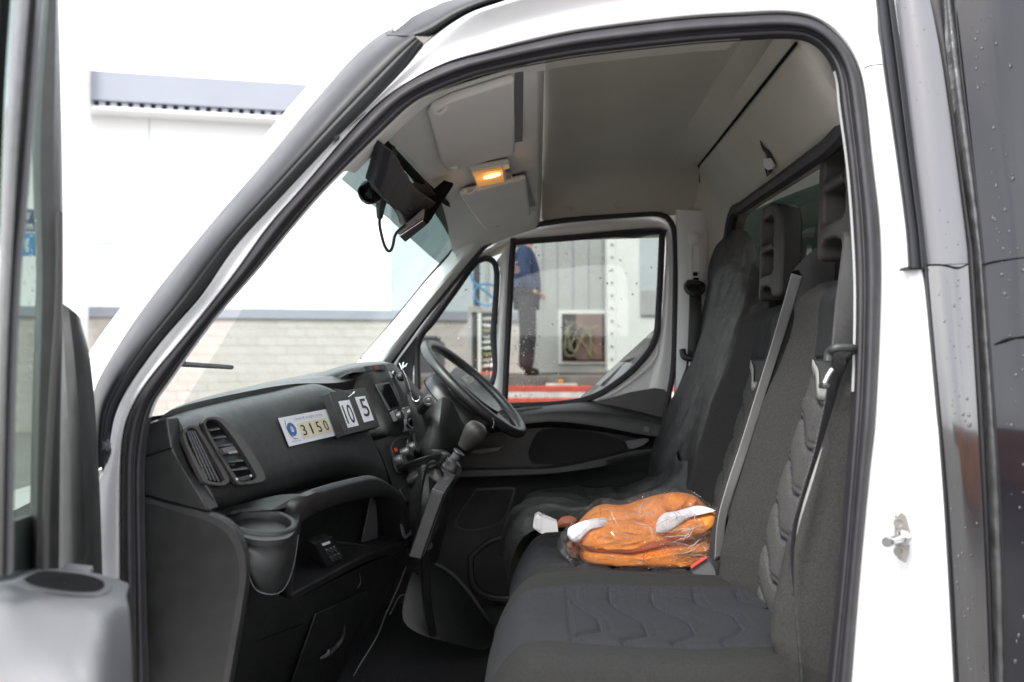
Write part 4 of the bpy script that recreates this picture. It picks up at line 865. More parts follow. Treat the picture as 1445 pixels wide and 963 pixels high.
tube('clasp', [bil(hq, .36, .20) + ND * .006, bil(hq, .46, .14) + ND * .012, bil(hq, .53, .10) + ND * .010, bil(hq, .55, .17) + ND * .005], .0026, 'chrome', nh, n=16, seg=8)
Dplate('dash_core', [(440, 540), (460, 527), (484, 518), (520, 517), (556, 530), (590, 600), (600, 650), (560, 650), (500, 600), (460, 570)], -.13, .01, 'plastic', van, bevel=0)
Dplate('hood_recess', [(446, 521), (452, 516), (474, 514), (480, 518), (480, 530), (470, 533), (458, 529)], -.13, .01, 'void', van, bevel=.002)
for (x0, y0, x1, y1) in ((384, 527, 446, 519),): tube('defrost_vent', [D(x0, y0, -.2), D((x0 + x1) / 2, y0 - 6, -.2), D(x1, y1, -.2)], .004, 'void', van, n=12)
# instrument hood ridge
sloft('instrument_hood', [[Dq(392, 545, -.22), Dq(440, 531, -.18), Dq(480, 517, -.14), Dq(515, 511, -.10), Dq(546, 511, -.08), Dq(562, 519, -.08), Dq(578, 545, -.08)], [Dq(400, 556, -.18), Dq(445, 538, -.13), Dq(485, 521, -.07), Dq(517, 515, -.045), Dq(545, 514, -.045), Dq(560, 525, -.05), Dq(575, 550, -.05)], [Dq(410, 575, -.16), Dq(455, 552, -.12), Dq(490, 528, -.05), Dq(519, 525, -.026), Dq(545, 523, -.026), Dq(557, 533, -.035), Dq(572, 560, -.035)]], 'plastic_soft', van, nu=40, nv=16)
# centre vents: louvres between pod and radio
cv = Dplate('centre_vent', [(478, 536), (500, 542), (512, 560), (532, 596), (540, 612), (530, 616), (512, 585), (496, 556)], -.05, .004, 'void', van, bevel=.001)
for k in range(7):
    f = k / 7; Dplate('louvre', [(486 + f * 38, 541 + f * 60), (505 + f * 30, 545 + f * 55), (506 + f * 30, 549 + f * 55), (488 + f * 38, 545 + f * 60)], -.038, .004, 'plastic_soft', cv, bevel=.001)
tube('vent_slider', [D(504, 567, -.03), D(512, 566, -.03)], .003, 'chrome', cv, seg=8)
Dplate('vent_wheel', [(529, 604), (535, 601), (538, 606), (531, 609)], -.03, .01, 'plastic_grey', cv, bevel=.001)
# radio block
rp = [[(503, 523), (520, 517), (540, 515), (556, 518), (568, 533)], [(508, 532), (524, 527), (542, 526), (557, 530), (571, 545)], [(530, 575), (542, 573), (556, 570), (568, 568), (580, 565)], [(540, 596), (550, 606), (562, 610), (574, 606), (583, 590)], [(541, 602), (552, 612), (564, 615), (577, 610), (586, 596)]]
radio = sloft('radio_block', [[D(x, y, (-.025, -.012, -.006, -.010, -.05)[i] - (.05 if j == 0 else 0) - (.03 if j == 4 else 0)) for j, (x, y) in enumerate(r)] for i, r in enumerate(rp)], 'plastic', van, nu=24, nv=24)
def bezel(pts, off, t, m, nm, par_=radio, **kw): return Dplate(nm, pts, off, t, m, par_, **kw)
plate('switch_bank', [Dq(x, y, -.024) for x, y in ((513, 517.5), (541, 515), (545, 521), (517, 525))], ND * .003, 'plastic', radio, bevel=.001)
plate('hazard_switch', [Dq(x, y, -.020) for x, y in ((526, 517), (532, 516.4), (535.5, 521.6), (529.5, 522.6))], ND * .002, 'red_dark', radio, bevel=.0006)
for x in (519, 536): plate('switch', [Dq(a_, b_, -.020) for a_, b_ in ((x, 518.2), (x + 4, 517.8), (x + 6.5, 521.8), (x + 2.5, 522.6))], ND * .0015, 'plastic_soft', radio, bevel=.0005)
bezel([(530, 543), (550, 539.5), (565.5, 574), (549, 580)], -.002, .003, 'plastic_grey', 'display_frame', bevel=.001)
bezel([(532, 544.5), (549, 541.5), (563.5, 573.5), (550, 577.5)], .0012, .0015, 'gloss_black', 'display', bevel=.0005)
bezel([(550, 582), (557, 579), (562, 591), (556, 596)], -.002, .012, 'plastic_grey', 'preset_button', bevel=.002); bezel([(566, 577), (574, 575), (578, 588), (571, 592)], -.002, .012, 'plastic_grey', 'preset_button', bevel=.002)
for (x, y) in ((559, 590), (574, 585)): lathe('radio_knob', D(x, y, .0), ND, [(.014, 0), (.014, .018), (.012, .021), (.003, .021)], 'plastic_soft', radio, seg=20)
for s in ((557, 580, 564, 590), (572, 575, 579, 586)): tube('knob_edge', [D(s[0], s[1], .016), D(s[2], s[1] + 2, .016), D(s[2] + .5, s[3], .016)], .0012, 'chrome', radio, n=10, seg=5)
# climate block
cl = sloft('climate_block', [[D(540, 618, -.03), D(560, 612, -.015), D(585, 604, -.02)], [D(548, 640, -.02), D(565, 640, -.012), D(592, 632, -.02)], [D(565, 690, -.02), D(580, 690, -.01), D(600, 682, -.02)], [D(585, 740, -.03), D(595, 738, -.02), D(606, 720, -.03)]], 'plastic_soft', van, nu=16, nv=20)
Dring('bezel', [(553, 630), (560, 620), (575, 614), (580, 622), (582, 650), (575, 664), (562, 666)], [(556, 632), (562, 623), (574, 618), (577, 625), (578, 648), (572, 660), (565, 662)], -.008, .006, 'plastic', cl, bevel=.001)
for (x, y, r) in ((562, 652, .019), (571, 640, .017), (580, 633, .017)):
    k_ = lathe('climate_knob', D(x, y, -.006), ND, [(r, 0), (r * .92, .022), (r * .8, .026), (.003, .026)], 'plastic_soft', cl, seg=22)
    tube('knob_ring', [D(x, y, .018) + (ND.orthogonal().normalized() * math.cos(a) + ND.cross(ND.orthogonal().normalized()) * math.sin(a)) * r * .93 for a in [2 * math.pi * i / 16 for i in range(17)]], .0009, 'chrome', cl, n=32, seg=5)
Dplate('heat_mark', [(557, 633), (560, 631), (562, 636), (559, 638)], -.002, .001, 'red', cl, bevel=0)
Dplate('power_socket', [(566, 690), (578, 683), (588, 700), (576, 708)], -.01, .006, 'plastic', cl, bevel=.002); tube('socket_plug', [D(582, 690, 0), D(586, 698, .003)], .003, 'silver', cl, seg=6)
Dring('lower_bezel', [(574, 712), (592, 702), (596, 740), (590, 752), (582, 752)], [(577, 714), (590, 706), (593, 738), (588, 748), (584, 748)], -.03, .004, 'plastic_grey', cl, bevel=.0006, n=30)
# ---------------------------------------------------------------- lower dash
loft('dash_shelf', [[P(x, y, yy) for x, y, yy in ((205, 696, .09), (250, 708, .10), (293, 719, .14))] + [D(x, y, -.10) for x, y in ((312, 714), (330, 711), (355, 705), (379, 699), (420, 688), (446, 679), (475, 671), (500, 668), (530, 675), (552, 688), (572, 703))],
                    [P(x, y, yy) for x, y, yy in ((205, 700, .075), (255, 716, .075), (300, 729, .08), (318, 729, .14), (335, 723, .2), (368, 720, .24), (400, 720, .26))] + [L(x, y, -.01) for x, y in ((419, 711), (446, 697), (479, 686), (510, 678), (532, 675), (552, 684), (566, 705))]], 'plastic_soft', van, sub=2)
kick = [(196, 697), (250, 710), (300, 724), (328, 740), (344, 765), (350, 800), (346, 845), (336, 905), (322, 985)]
a = cat([V((x, y, 0)) for x, y in kick], 50)
rows = [[P(p.x - 12 if k > 3 else p.x - 4, p.y + (10 if k < 30 else 0), .075) for k, p in enumerate(a)], [P(p.x - 3, p.y + (4 if k < 30 else 0), .076) for k, p in enumerate(a)], [P(p.x, p.y, .082) for p in a], [P(p.x + 2.5, p.y - 1, .095) for p in a], [P(p.x + 4, p.y - 2, .14) for p in a]]
loft('kick_panel_edge', rows, 'plastic_soft', van)
plate('kick_panel', [rows[0][k] for k in range(0, 50)] + [P(190, 985, .075)], (0, .02, 0), 'plastic', van, bevel=0)
# lower dash face
lw_t = [(352, 760), (380, 842), (410, 846), (460, 826), (514, 800), (573, 776)]
rows = [[L(x, y, -.0) for x, y in ((344, 770), (362, 810), (410, 845), (464, 822), (514, 798), (574, 774))],
        [L(x, y, -.004) for x, y in ((342, 790), (365, 845), (405, 870), (455, 850), (508, 826), (566, 800))],
        [L(x, y, -.008) for x, y in ((332, 880), (350, 900), (388, 920), (436, 900), (488, 880), (540, 860))],
        [L(x, y, -.02) for x, y in ((320, 990), (330, 990), (350, 1000), (395, 1000), (440, 990), (478, 975))]]
sloft('lower_dash', rows, 'plastic', van, nu=30, nv=20)
# arch and recess of the open shelf
ao = [(408, 846), (411, 800), (412, 735), (419, 712), (445, 697), (479, 686), (510, 678), (532, 675), (552, 684), (572, 704), (580, 740), (576, 775)]
ai = [(413, 832), (418, 800), (421, 757), (430, 739), (447, 728), (470, 718), (505, 708), (535, 704), (552, 704), (563, 712), (570, 740), (574, 766)]
ao_, ai_ = par(ao, 0), par(ai, 0)
loft('shelf_arch', [[L(x, y, o) for x, y in mixp(ao_, ai_, f)] for f, o in ((-.05, -.016), (0, -.004), (.15, .0), (.5, .002), (.8, .0), (.97, -.006), (1.0, -.02), (1.0, -.07), (.98, -.09))], 'plastic_soft', van, angle=60)
plate('shelf_back', [L(x, y, -.08) for x, y in ((405, 845), (412, 728), (560, 700), (590, 715), (590, 780))], NL * .005, 'plastic', van, bevel=0)
rows = [[L(x, y, o) for x, y in ((409, 838), (436, 824), (464, 809), (500, 790), (531, 775), (576, 764))] for o in (-.08, -.012)] + [[L(x, y, o) for x, y in ((409, 839), (436, 825), (464, 810), (500, 791), (531, 776), (576, 765))] for o in (0, .004)] + [[L(x, y, .0) for x, y in ((409, 850), (436, 836), (464, 820), (500, 801), (531, 786), (576, 774))]]
loft('shelf_lip', rows, 'plastic_soft', van, sub=1)
plate('shelf_web', [L(x, y, -.05) for x, y in ((548, 710), (554, 712), (556, 766), (534, 773))], NL * .004, 'plastic_grey', van, bevel=.001)
# seams of the glovebox door
def seam(pts, off=.003, r=.0012, m='void', nm='panel_seam'): return tube(nm, [L(x, y, off) for x, y in pts], r, m, van, n=30, seg=5)
gb = plate('glovebox_door', [L(x, y, -.001) for x, y in ((444, 866), (480, 850), (514, 833), (518, 840), (505, 880), (482, 925), (455, 985), (402, 990), (420, 935))], NL * .005, 'plastic', van, bevel=.002)
tube('glovebox_handle', [L(481, 880, .012), L(474, 900, .016), L(460, 918, .014), L(447, 930, .01)], [.003, .005, .007, .004], 'plastic_soft', gb, n=20)
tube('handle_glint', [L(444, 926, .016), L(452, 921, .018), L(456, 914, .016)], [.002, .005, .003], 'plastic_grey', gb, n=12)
seam([(360, 905), (390, 893), (425, 880)]); seam([(545, 862), (530, 900), (500, 950), (485, 985)], .002, .002, 'plastic_grey', 'dash_lower_edge'); seam([(572, 800), (560, 830), (545, 864)], .002, .002, 'plastic_grey', 'dash_lower_edge')
seam([(506, 808), (508, 820), (504, 830)], .002, .001, 'plastic_grey')
# cup holder
cc = P(368, 737, .20); up = V((.20, -.12, 1)).normalized()
dk_ = [(292, 731), (300, 720), (330, 714), (360, 706), (400, 698), (432, 700), (424, 722), (418, 746), (404, 760), (368, 763), (338, 756), (316, 742)]
mn_ = up.orthogonal().normalized(); mb_ = up.cross(mn_)
ringplate('cup_deck', [PP(x, y, cc, up) for x, y in dk_], [cc + (mn_ * math.cos(a) + mb_ * math.sin(a)) * .057 for a in [2 * math.pi * k / 32 for k in range(32)]][::(1 if True else -1)], -up * .01, 'plastic', van, n=64, bevel=.003)
lathe('cup_holder', cc, up, [(.050, -.012), (.064, -.008), (.066, -.002), (.064, .004), (.058, .006), (.052, .004), (.048, -.004), (.046, -.05), (.04, -.09), (.001, -.09)], 'plastic', van, seg=40, sub=1)
tube('cup_seam', [P(347, 800, .105), P(360, 831, .13), P(382, 839, .15), P(399, 833, .18), P(410, 813, .21), P(417, 785, .26), P(421, 755, .28)], .0011, 'plastic_grey', van, n=40, seg=5)
dn_ = -up * .006
sloft('cup_pod', [[PP(x, y, cc, up) + dn_ for x, y in ((318, 741), (338, 755), (368, 762), (398, 760), (416, 747), (423, 724), (430, 705))],
                  [P(337, 772, .105), P(352, 785, .115), P(374, 793, .13), (P(400, 788, .16)), P(415, 770, .22), P(420, 752, .29), P(426, 735, .36)],
                  [P(346, 800, .115), P(358, 812, .12), P(378, 819, .14), P(400, 812, .17), P(411, 797, .22), P(416, 780, .29), P(421, 765, .36)],
                  [P(352, 822, .14), P(364, 832, .14), P(382, 838, .16), P(398, 832, .19), P(407, 820, .23), P(411, 808, .29), P(414, 800, .36)]], 'plastic', van, nu=40, nv=24)
# small keypad standing in the shelf
kp = thing('keypad', L(470, 790), 'small black keypad with six keys leaning in the dashboard shelf', 'keypad')
kq = [L(449, 769, -.01), L(475, 759, -.01), L(494, 790, -.008), L(467, 802, -.008)]
quadplate('keypad_case', kq, (0, 0, 1, 1), -.02, .02, 'plastic', kp, bevel=.002)
quadplate('name_plate', kq, (.30, .10, .72, .19), .0005, .0005, 'paper', kp, bevel=0)
for r_ in range(2):
    for c_ in range(3):
        u, v_ = .27 + c_ * .2, .32 + r_ * .3
        kk = quadplate('key', kq, (u, v_, u + .15, v_ + .22), .0005, .003, 'plastic_grey', kp, bevel=.001)
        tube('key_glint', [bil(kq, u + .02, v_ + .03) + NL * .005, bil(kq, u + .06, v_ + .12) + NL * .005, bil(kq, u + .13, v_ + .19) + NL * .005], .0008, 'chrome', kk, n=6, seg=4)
tube('keypad_cable', [L(478, 767, -.01), L(510, 769, .01), L(545, 782, .02), L(575, 804, .03), L(592, 818, .03)], .0022, 'plastic', None, n=40, seg=6)
props(bpy.data.objects['keypad_cable'], 'thin black cable running from the keypad across the shelf', 'cable')
tube('loose_cable', [L(590, 810, .02), L(583, 824, .02), L(572, 836, .02), L(560, 840, .01), L(548, 862, .01), L(545, 866, .01)], .0016, 'plastic_grey', None, n=40, seg=6)
props(bpy.data.objects['loose_cable'], 'thin loose wire hanging at the lower dash edge', 'wire')
# ---------------------------------------------------------------- steering wheel and column
sc_ = P(669, 548, 1.38)
u = V((.735, 0, -.677)); v = V((0, 1, 0)); n = V((.677, 0, .735))
rot = Matrix.Rotation(R(5.5), 3, u); v = rot @ v; n = rot @ n
if n.z < 0: n = -n
def SW(a, b, h=0): return sc_ + u * a + v * b + n * h
wheel = tube('steering_wheel', [SW(.205 * math.cos(a), .205 * math.sin(a)) for a in [2 * math.pi * k / 40 for k in range(41)]], .0165, 'plastic_soft', van, n=100, seg=14)
def SWplate(nm, pts, h, t, m, **kw): return plate(nm, [SW(a, b, h) for a, b in pts], n * t, m, wheel, **kw)
SWplate('hub', [(-.085, -.06), (-.09, .0), (-.085, .06), (-.03, .105), (.05, .10), (.105, .05), (.11, 0), (.105, -.05), (.05, -.10), (-.03, -.105)], -.045, .05, 'plastic_soft', bevel=.014, bseg=4, n=40)
for s in (-1, 1):
    SWplate('spoke', [(-.05, s * .08), (-.045, s * .195), (-.005, s * .2), (.02, s * .09)], -.025, .018, 'plastic', bevel=.005)
    SWplate('key_cluster', [(-.045, s * .10), (-.04, s * .16), (-.012, s * .16), (0, s * .10)], -.006, .004, 'plastic_grey', bevel=.001)
SWplate('spoke', [(.08, -.035), (.195, -.025), (.195, .025), (.08, .035)], -.03, .02, 'plastic_grey', bevel=.004)
hq_ = [SW(-.03, -.055, .006), SW(-.03, .055, .006), SW(.02, .055, .006), SW(.02, -.055, .006)]
me_ = None
textq('lettering', 'IVECO', [SW(-.05, -.065, .006), SW(-.05, .065, .006), SW(-.018, .065, .006), SW(-.018, -.065, .006)], (0, 0, 1, 1), .001, 'silver', wheel)
# column shroud: from the wheel down to the dash
def col_ring(h, a0, a1, b, sh=0):
    return [SW(sh + (a0 + a1) / 2 + (a1 - a0) / 2 * math.copysign(abs(math.cos(t)) ** .8, math.cos(t)), b * math.copysign(abs(math.sin(t)) ** .8, math.sin(t)), h) for t in [2 * math.pi * k / 32 for k in range(32)]]
shroud = loft('column_shroud', [col_ring(-.034, -.09, .09, .07), col_ring(-.038, -.125, .12, .10), col_ring(-.06, -.137, .135, .12), col_ring(-.10, -.13, .138, .13), col_ring(-.15, -.117, .13, .135), col_ring(-.22, -.10, .12, .135), col_ring(-.38, -.08, .11, .12)], 'plastic_soft', van, closed=True, capends=True, sub=1)
tube('shroud_joint', [p + (p - SW(.01, 0, -.1)).normalized() * .001 for p in col_ring(-.085, -.1325, .1365, .127)], .0014, 'void', shroud, n=70, seg=5)
# binnacle side and knee panel
sloft('knee_panel', [[P(588, 598, 1.16), P(628, 560, 1.12), P(655, 600, 1.2)], [P(582, 625, 1.14), P(610, 640, 1.06), P(655, 640, 1.2)], [P(592, 640, 1.14), P(606, 656, 1.12), P(640, 655, 1.22)]], 'plastic', van, nu=14, nv=12)
lathe('speaker_recess', P(613, 622, 1.045), (.3, -1, .15), [(.03, 0), (.034, .002), (.034, .006), (.0, .006)], 'void', van, seg=20) if False else None
sloft('binnacle', [[P(566, 520, 1.15), P(600, 560, 1.2), P(640, 600, 1.35)], [P(575, 560, 1.08), P(600, 580, 1.1), P(650, 620, 1.3)], [P(590, 640, 1.12), P(620, 650, 1.12), P(655, 650, 1.3)]], 'plastic', van, nu=14, nv=12)
# stalks
stalk = tube('light_stalk', [P(578, 600, 1.2), P(590, 585, 1.12), P(600, 571, 1.04), P(605, 566, 1.0)], [.012, .012, .0145, .0155], 'plastic', van, n=16, seg=14)
lathe('stalk_cap', P(605, 565.5, .995), (-.1, -1, .1), [(.0155, -.004), (.0155, .002), (.010, .003), (.008, .002), (.005, .004), (.0005, .004)], 'plastic_soft', stalk, seg=18)
tube('stalk_collar', [P(584 + 9 * math.cos(a), 594 + 10 * math.sin(a), 1.13) for a in [R(40 + 25 * k) for k in range(8)]], .003, 'plastic_grey', stalk, n=24, seg=6)
# gear lever
gk = P(664, 618, .98); gd = V((.62, -.05, .78)).normalized()
gear = lathe('gear_knob', gk - gd * .055, gd, [(.013, .018), (.017, .020), (.018, .026), (.021, .036), (.029, .058), (.033, .072), (.032, .086), (.025, .097), (.012, .103), (.001, .104)], 'plastic_brown', van, seg=24, sub=1)
o1 = gd.orthogonal().normalized()
for s in (-1, 1): tube('shift_mark', [gk + gd * (.05 + .006 * math.cos(t)) + V((.026 * math.cos(t * .5) + .004, -.012 + s * .003, -.018 * math.sin(t))) for t in (-.9, -.3, .3, .9)], .0016, 'chrome', gear, n=14, seg=5)
tube('gear_shaft', [gk - gd * .05, gk - gd * .09, gk - gd * .15], [.013, .012, .014], 'plastic_grey', gear, seg=14)
for t in (.052, .082, .088): lathe('shaft_collar', gk - gd * t, gd, [(.017, -.003), (.018, 0), (.017, .003)], 'plastic_soft', gear, seg=18)
def gaiter(path, rad, seed):
    rows = []
    pth = cat(path, 34); fr = frames(pth)
    for i, (p, (t, a, b)) in enumerate(zip(pth, fr)):
        f = i / 33; k = rad[0] + (rad[1] - rad[0]) * f; k *= 1 + .20 * math.sin(f * 22 + seed) * (1 - .3 * f)
        rows.append([p + (a * math.cos(q_) + b * math.sin(q_)) * k * (1 + .30 * nz3((math.cos(q_) * 1.5, math.sin(q_) * 1.5, f * 5), 1, seed) + .07 * math.sin(3 * q_ + f * 6)) for q_ in [2 * math.pi * j / 28 for j in range(28)]])
    return loft('gear_gaiter', rows, 'vinyl', gear, closed=True, capends=True, sub=1)
gaiter([P(594, 650, .98), P(602, 672, .97), P(616, 680, .96), P(630, 670, .97), P(638, 657, .975), gk - gd * .10], (.058, .018), 2)
gaiter([P(622, 640, 1.02), P(618, 655, 1.0), P(622, 668, .99), P(632, 672, .98)], (.03, .03), 5)
# centre console tower behind the tablet
sloft('console_tower', [[P(578, 650, 1.02), P(600, 668, .88), P(628, 690, .95), P(640, 700, 1.1)], [P(572, 700, .98), P(594, 720, .86), P(620, 730, .92), P(630, 740, 1.1)], [P(574, 770, .98), P(590, 785, .9), P(605, 790, .95), P(615, 800, 1.1)]], 'plastic', van, nu=16, nv=14)
# tablet on its arm
tb = thing('tablet', P(610, 740, .5), 'black tablet unit standing upright on an arm below the gear lever', 'tablet')
t1, t2, t3, t4 = P(609, 691, .50), P(626, 697.5, .50), P(594, 790, .50), P(576, 786, .50)
yv = V((0, .30, 0)) + V((-.004, 0, 0))
tc_ = mesh('case', [t1, t2, t3, t4, t1 + yv, t2 + yv, t3 + yv, t4 + yv], [(0, 1, 2, 3), (4, 5, 6, 7), (0, 1, 5, 4), (1, 2, 6, 5), (2, 3, 7, 6), (3, 0, 4, 7)], 'plastic', tb, bevel=.003, bseg=3)
nn = (t2 - t3).cross(V((0, 1, 0))).normalized(); nn = nn if nn.x > 0 else -nn
mesh('screen', [p + nn * .001 for p in (t2.lerp(t3, .05) + yv * .05, t2.lerp(t3, .05) + yv * .95, t2.lerp(t3, .95) + yv * .95, t2.lerp(t3, .95) + yv * .05)], [(0, 1, 2, 3)], 'gloss_black', tb, solid=.0015, smooth=False)
tp_ = (t1 - t4).normalized()
mesh('button', *boxgeo(t1.lerp(t2, .5) + yv * .62 + tp_ * .0005, (t2 - t1) * .35, V((0, .05, 0)), tp_ * .003), 'plastic_grey', tb, bevel=.001)
tube('edge_line', [t1 + (t2 - t1) * .0 + V((0, .004, .0008)), t2 + V((0, .004, .0008))], .0012, 'plastic_grey', tb, seg=5)
tube('arm', [P(604, 770, .75), P(600, 800, .82), P(604, 860, .9), P(612, 905, 1.0)], .012, 'plastic', tb, n=20)
tube('tablet_cable', [P(590, 745, .78), P(594, 700, .74), P(600, 668, .7), P(606, 654, .68), P(614, 652, .68), P(622, 664, .7), P(628, 680, .74)], .003, 'plastic', None, n=50, seg=6)
props(bpy.data.objects['tablet_cable'], 'black looped cable rising behind the tablet unit', 'cable')
# phone clamp and hook clipped by the screen
ph = thing('phone_clamp', P(570, 540, 1.1), 'chrome phone clamp with a hooked arm beside the radio', 'phone holder')
lathe('ball_joint', D(562, 534, .01), (.8, -.5, .2), [(.001, -.012), (.010, -.009), (.014, 0), (.010, .009), (.001, .012)], 'plastic', ph, seg=16)
lathe('ball_ring', D(556, 528, .0), (.8, -.5, .2), [(.008, -.004), (.009, .0), (.008, .004)], 'chrome', ph, seg=14)
tube('rod', [P(567, 520, 1.06), P(573, 533, 1.06), P(579, 551, 1.06)], .0026, 'chrome', ph, seg=8)
tube('rod_end', [P(579, 553, 1.06), P(581, 562, 1.06), P(586, 567, 1.06), P(592, 564, 1.06), P(592, 559, 1.06)], .0028, 'chrome', ph, n=24, seg=8)
for a in (((564, 513), (568, 522)), ((570, 512), (567, 522)), ((575, 514), (569, 520)), ((566, 517), (574, 517))): tube('jaw', [P(*a[0], 1.06), P(*a[1], 1.05)], .003, 'chrome', ph, seg=7)
# ---------------------------------------------------------------- camera cluster under the windscreen header
mr_ = thing('windscreen_unit', P(560, 260, .6), 'black camera and sensor housing with cable under the windscreen header', 'camera housing')
def X(px, py, y=.62): return P(px, py, min(y, WS(px, py).y - .02 - (.72 - y) * .10))
sloft('housing', [[X(530, 196, .40), X(542, 210, .42), X(556, 232, .5), X(580, 262, .6), X(606, 278, .7)], [X(524, 222, .42), X(534, 232, .44), X(548, 250, .50), X(568, 276, .6), X(590, 296, .7)], [X(515, 252, .5), X(522, 262, .52), X(534, 275, .56), X(556, 298, .62), X(566, 316, .7)]], 'rubber', mr_, nu=20, nv=14, solid=.03, f=lambda p, a, b: p + V((.004 * nz3(p, 22), 0, .004 * nz3(p, 22, 3))))
lathe('lens_barrel', X(522, 272, .54), (-.4, -.7, -.5), [(.022, -.02), (.024, 0), (.020, .012), (.014, .013), (.012, .006), (.001, .006)], 'gloss_black', mr_, seg=20)
tube('cable_boot', [X(548, 214, .5), X(546, 238, .5), X(542, 262, .5), X(538, 285, .5), X(536, 306, .5)], [.016, .016, .014, .011, .007], 'rubber', mr_, n=24, seg=10)
for (x, y, r) in ((557, 262, .010), (553, 252, .006), (576, 292, .010)): lathe('connector', X(x, y, .56), (.2, -1, 0), [(r, 0), (r, .012), (r * .6, .014)], 'trim_black', mr_, seg=10)
tube('sensor_cable', [X(536, 304, .5), X(536, 320, .5), X(542, 345, .5), X(549, 355, .5), X(554, 348, .5), X(557, 334, .5), X(562, 326, .52), X(572, 318, .55)], .0032, 'trim_black', mr_, n=60, seg=8)
pl = thing('display_bracket', P(600, 290, .7), 'black angled display bracket with a chrome edge hanging from the header', 'display')
qd = [X(627, 254, .70), X(640, 258, .72), X(640, 262, .72), X(606, 314, .66), X(602, 317, .64), X(592, 309, .62), X(586, 300, .62), X(600, 280, .66)]
plate('plate', qd, V((-.02, .015, -.012)), 'void', pl, bevel=.002)
plate('chrome_arm', [X(598, 294, .6), X(590, 300, .6), X(572, 316, .6), X(560, 330, .6), X(566, 331, .6), X(585, 318, .6), X(596, 308, .6)], V((0, .02, 0)), 'steel', pl, bevel=.002)
plate('lower_bar', [X(563, 333, .58), X(597, 311, .58), X(600, 316, .58), X(570, 340, .58)], V((0, .02, 0)), 'rubber', pl, bevel=.001); tube('chrome_edge', [X(563, 334, .575), X(597, 311, .575)], .0015, 'chrome', pl, seg=6)
plate('tail', [X(596, 250, .66), X(615, 275, .68), X(604, 285, .68), X(575, 262, .64)], V((0, .02, 0)), 'rubber', pl, bevel=.004)
# ---------------------------------------------------------------- seats
def bx_(z):
    """backrest face line, x for height z"""
    return interp([(1.05, .447), (1.15, .437), (1.2, .440), (1.3, .462), (1.4, .495), (1.47, .518), (1.58, .546), (1.65, .553), (1.77, .556), (1.87, .56)], z)
def chev(t): return .055 * ss(.10, .50, abs(t))
def chs(t, c, w_):
    e = .01; return 1 / math.sqrt(1 + ((ss(.10, .50, abs(t) + e) - ss(.10, .50, abs(t))) / e * c / w_) ** 2)
def backrest(name, yc, hw, m_edge, m_mid, par_, top=1.755, nu=80, nv=230, asym=0):
    z0, z1 = 1.07, top; rows = []; mats = []
    for i in range(nv + 1):
        s = i / nv; z = z0 + (z1 - z0) * s; r = []
        ww = hw * (1 - .16 * ss(.62, 1, s)); topround = .05 * max(0, (s - .93) / .07) ** 2
        for j in range(nu + 1):
            t = -1 + 2 * j / nu; a = abs(t)
            bol = .062 * ss(.50, .80, a) * (1 - .55 * ss(.6, .95, s)) * (1 - .3 * ss(.12, 0, s)) - .13 * max(0, (a - .80) / .2) ** 2.2
            x = bx_(z) - bol + topround
            if a < .52 and 1.09 < z < 1.528:   # chevron quilting
                ph = (z - chev(t) - 1.10) / .083; sl = chs(t, .055, ww); d = abs(ph - round(ph)) * .083 * sl
                x += .0055 * math.exp(-(d / .0045) ** 2) - .003 * (1 - math.exp(-(d / .014) ** 2))
                ph2 = (ph - .17); d2 = abs(ph2 - round(ph2)) * .083 * sl; x += .0028 * math.exp(-(d2 / .0035) ** 2)
            x += .006 * math.exp(-((a - .53) / .018) ** 2) * (1 if s < .98 else 0)
            d3 = abs(z - 1.605); x += .005 * math.exp(-(d3 / .003) ** 2) * (a < .52)
            x += .003 * nz3((yc, t * 2, z * 5), 1, 2) + .0015 * nz3((yc, t * 8, z * 14), 1, 5)
            r.append(V((x, yc + t * ww * (1 - .03 * topround), z + (.012 * math.cos(t * 1.5) if s > .9 else 0) * (s - .9) * 10)))
        rows.append([V((.74, yc - ww, z + .0)), V((.66, yc - ww * 1.03, z))] + r + [V((.66, yc + ww * 1.03, z)), V((.74, yc + ww, z))])
    rows.append([V((p.x + .05 if 1 < k < len(rows[0]) - 2 else p.x, p.y, p.z + .004)) for k, p in enumerate(rows[-1])])
    vs_, fs_ = grid(rows); n = len(rows[0])
    o = mesh(name, vs_, fs_, [m_edge, m_mid, 'piping', 'fabric_blue'], par_, angle=80)
    for k, p in enumerate(o.data.polygons):
        i, j = divmod(k, n - 1); t = -1 + 2 * (j - 2) / nu
        tt_ = t + 1 / nu; zz = z0 + (z1 - z0) * (i + .5) / nv
        if abs(tt_) < .53 and i < nv:
            p.material_index = 1 if zz < 1.60 else 3
            if 1.095 < zz < 1.525:
                ph = (zz - chev(tt_) - 1.10) / .083
                if abs(ph - round(ph)) * .083 * chs(tt_, .055, hw) < .0028: p.material_index = 2
    return o
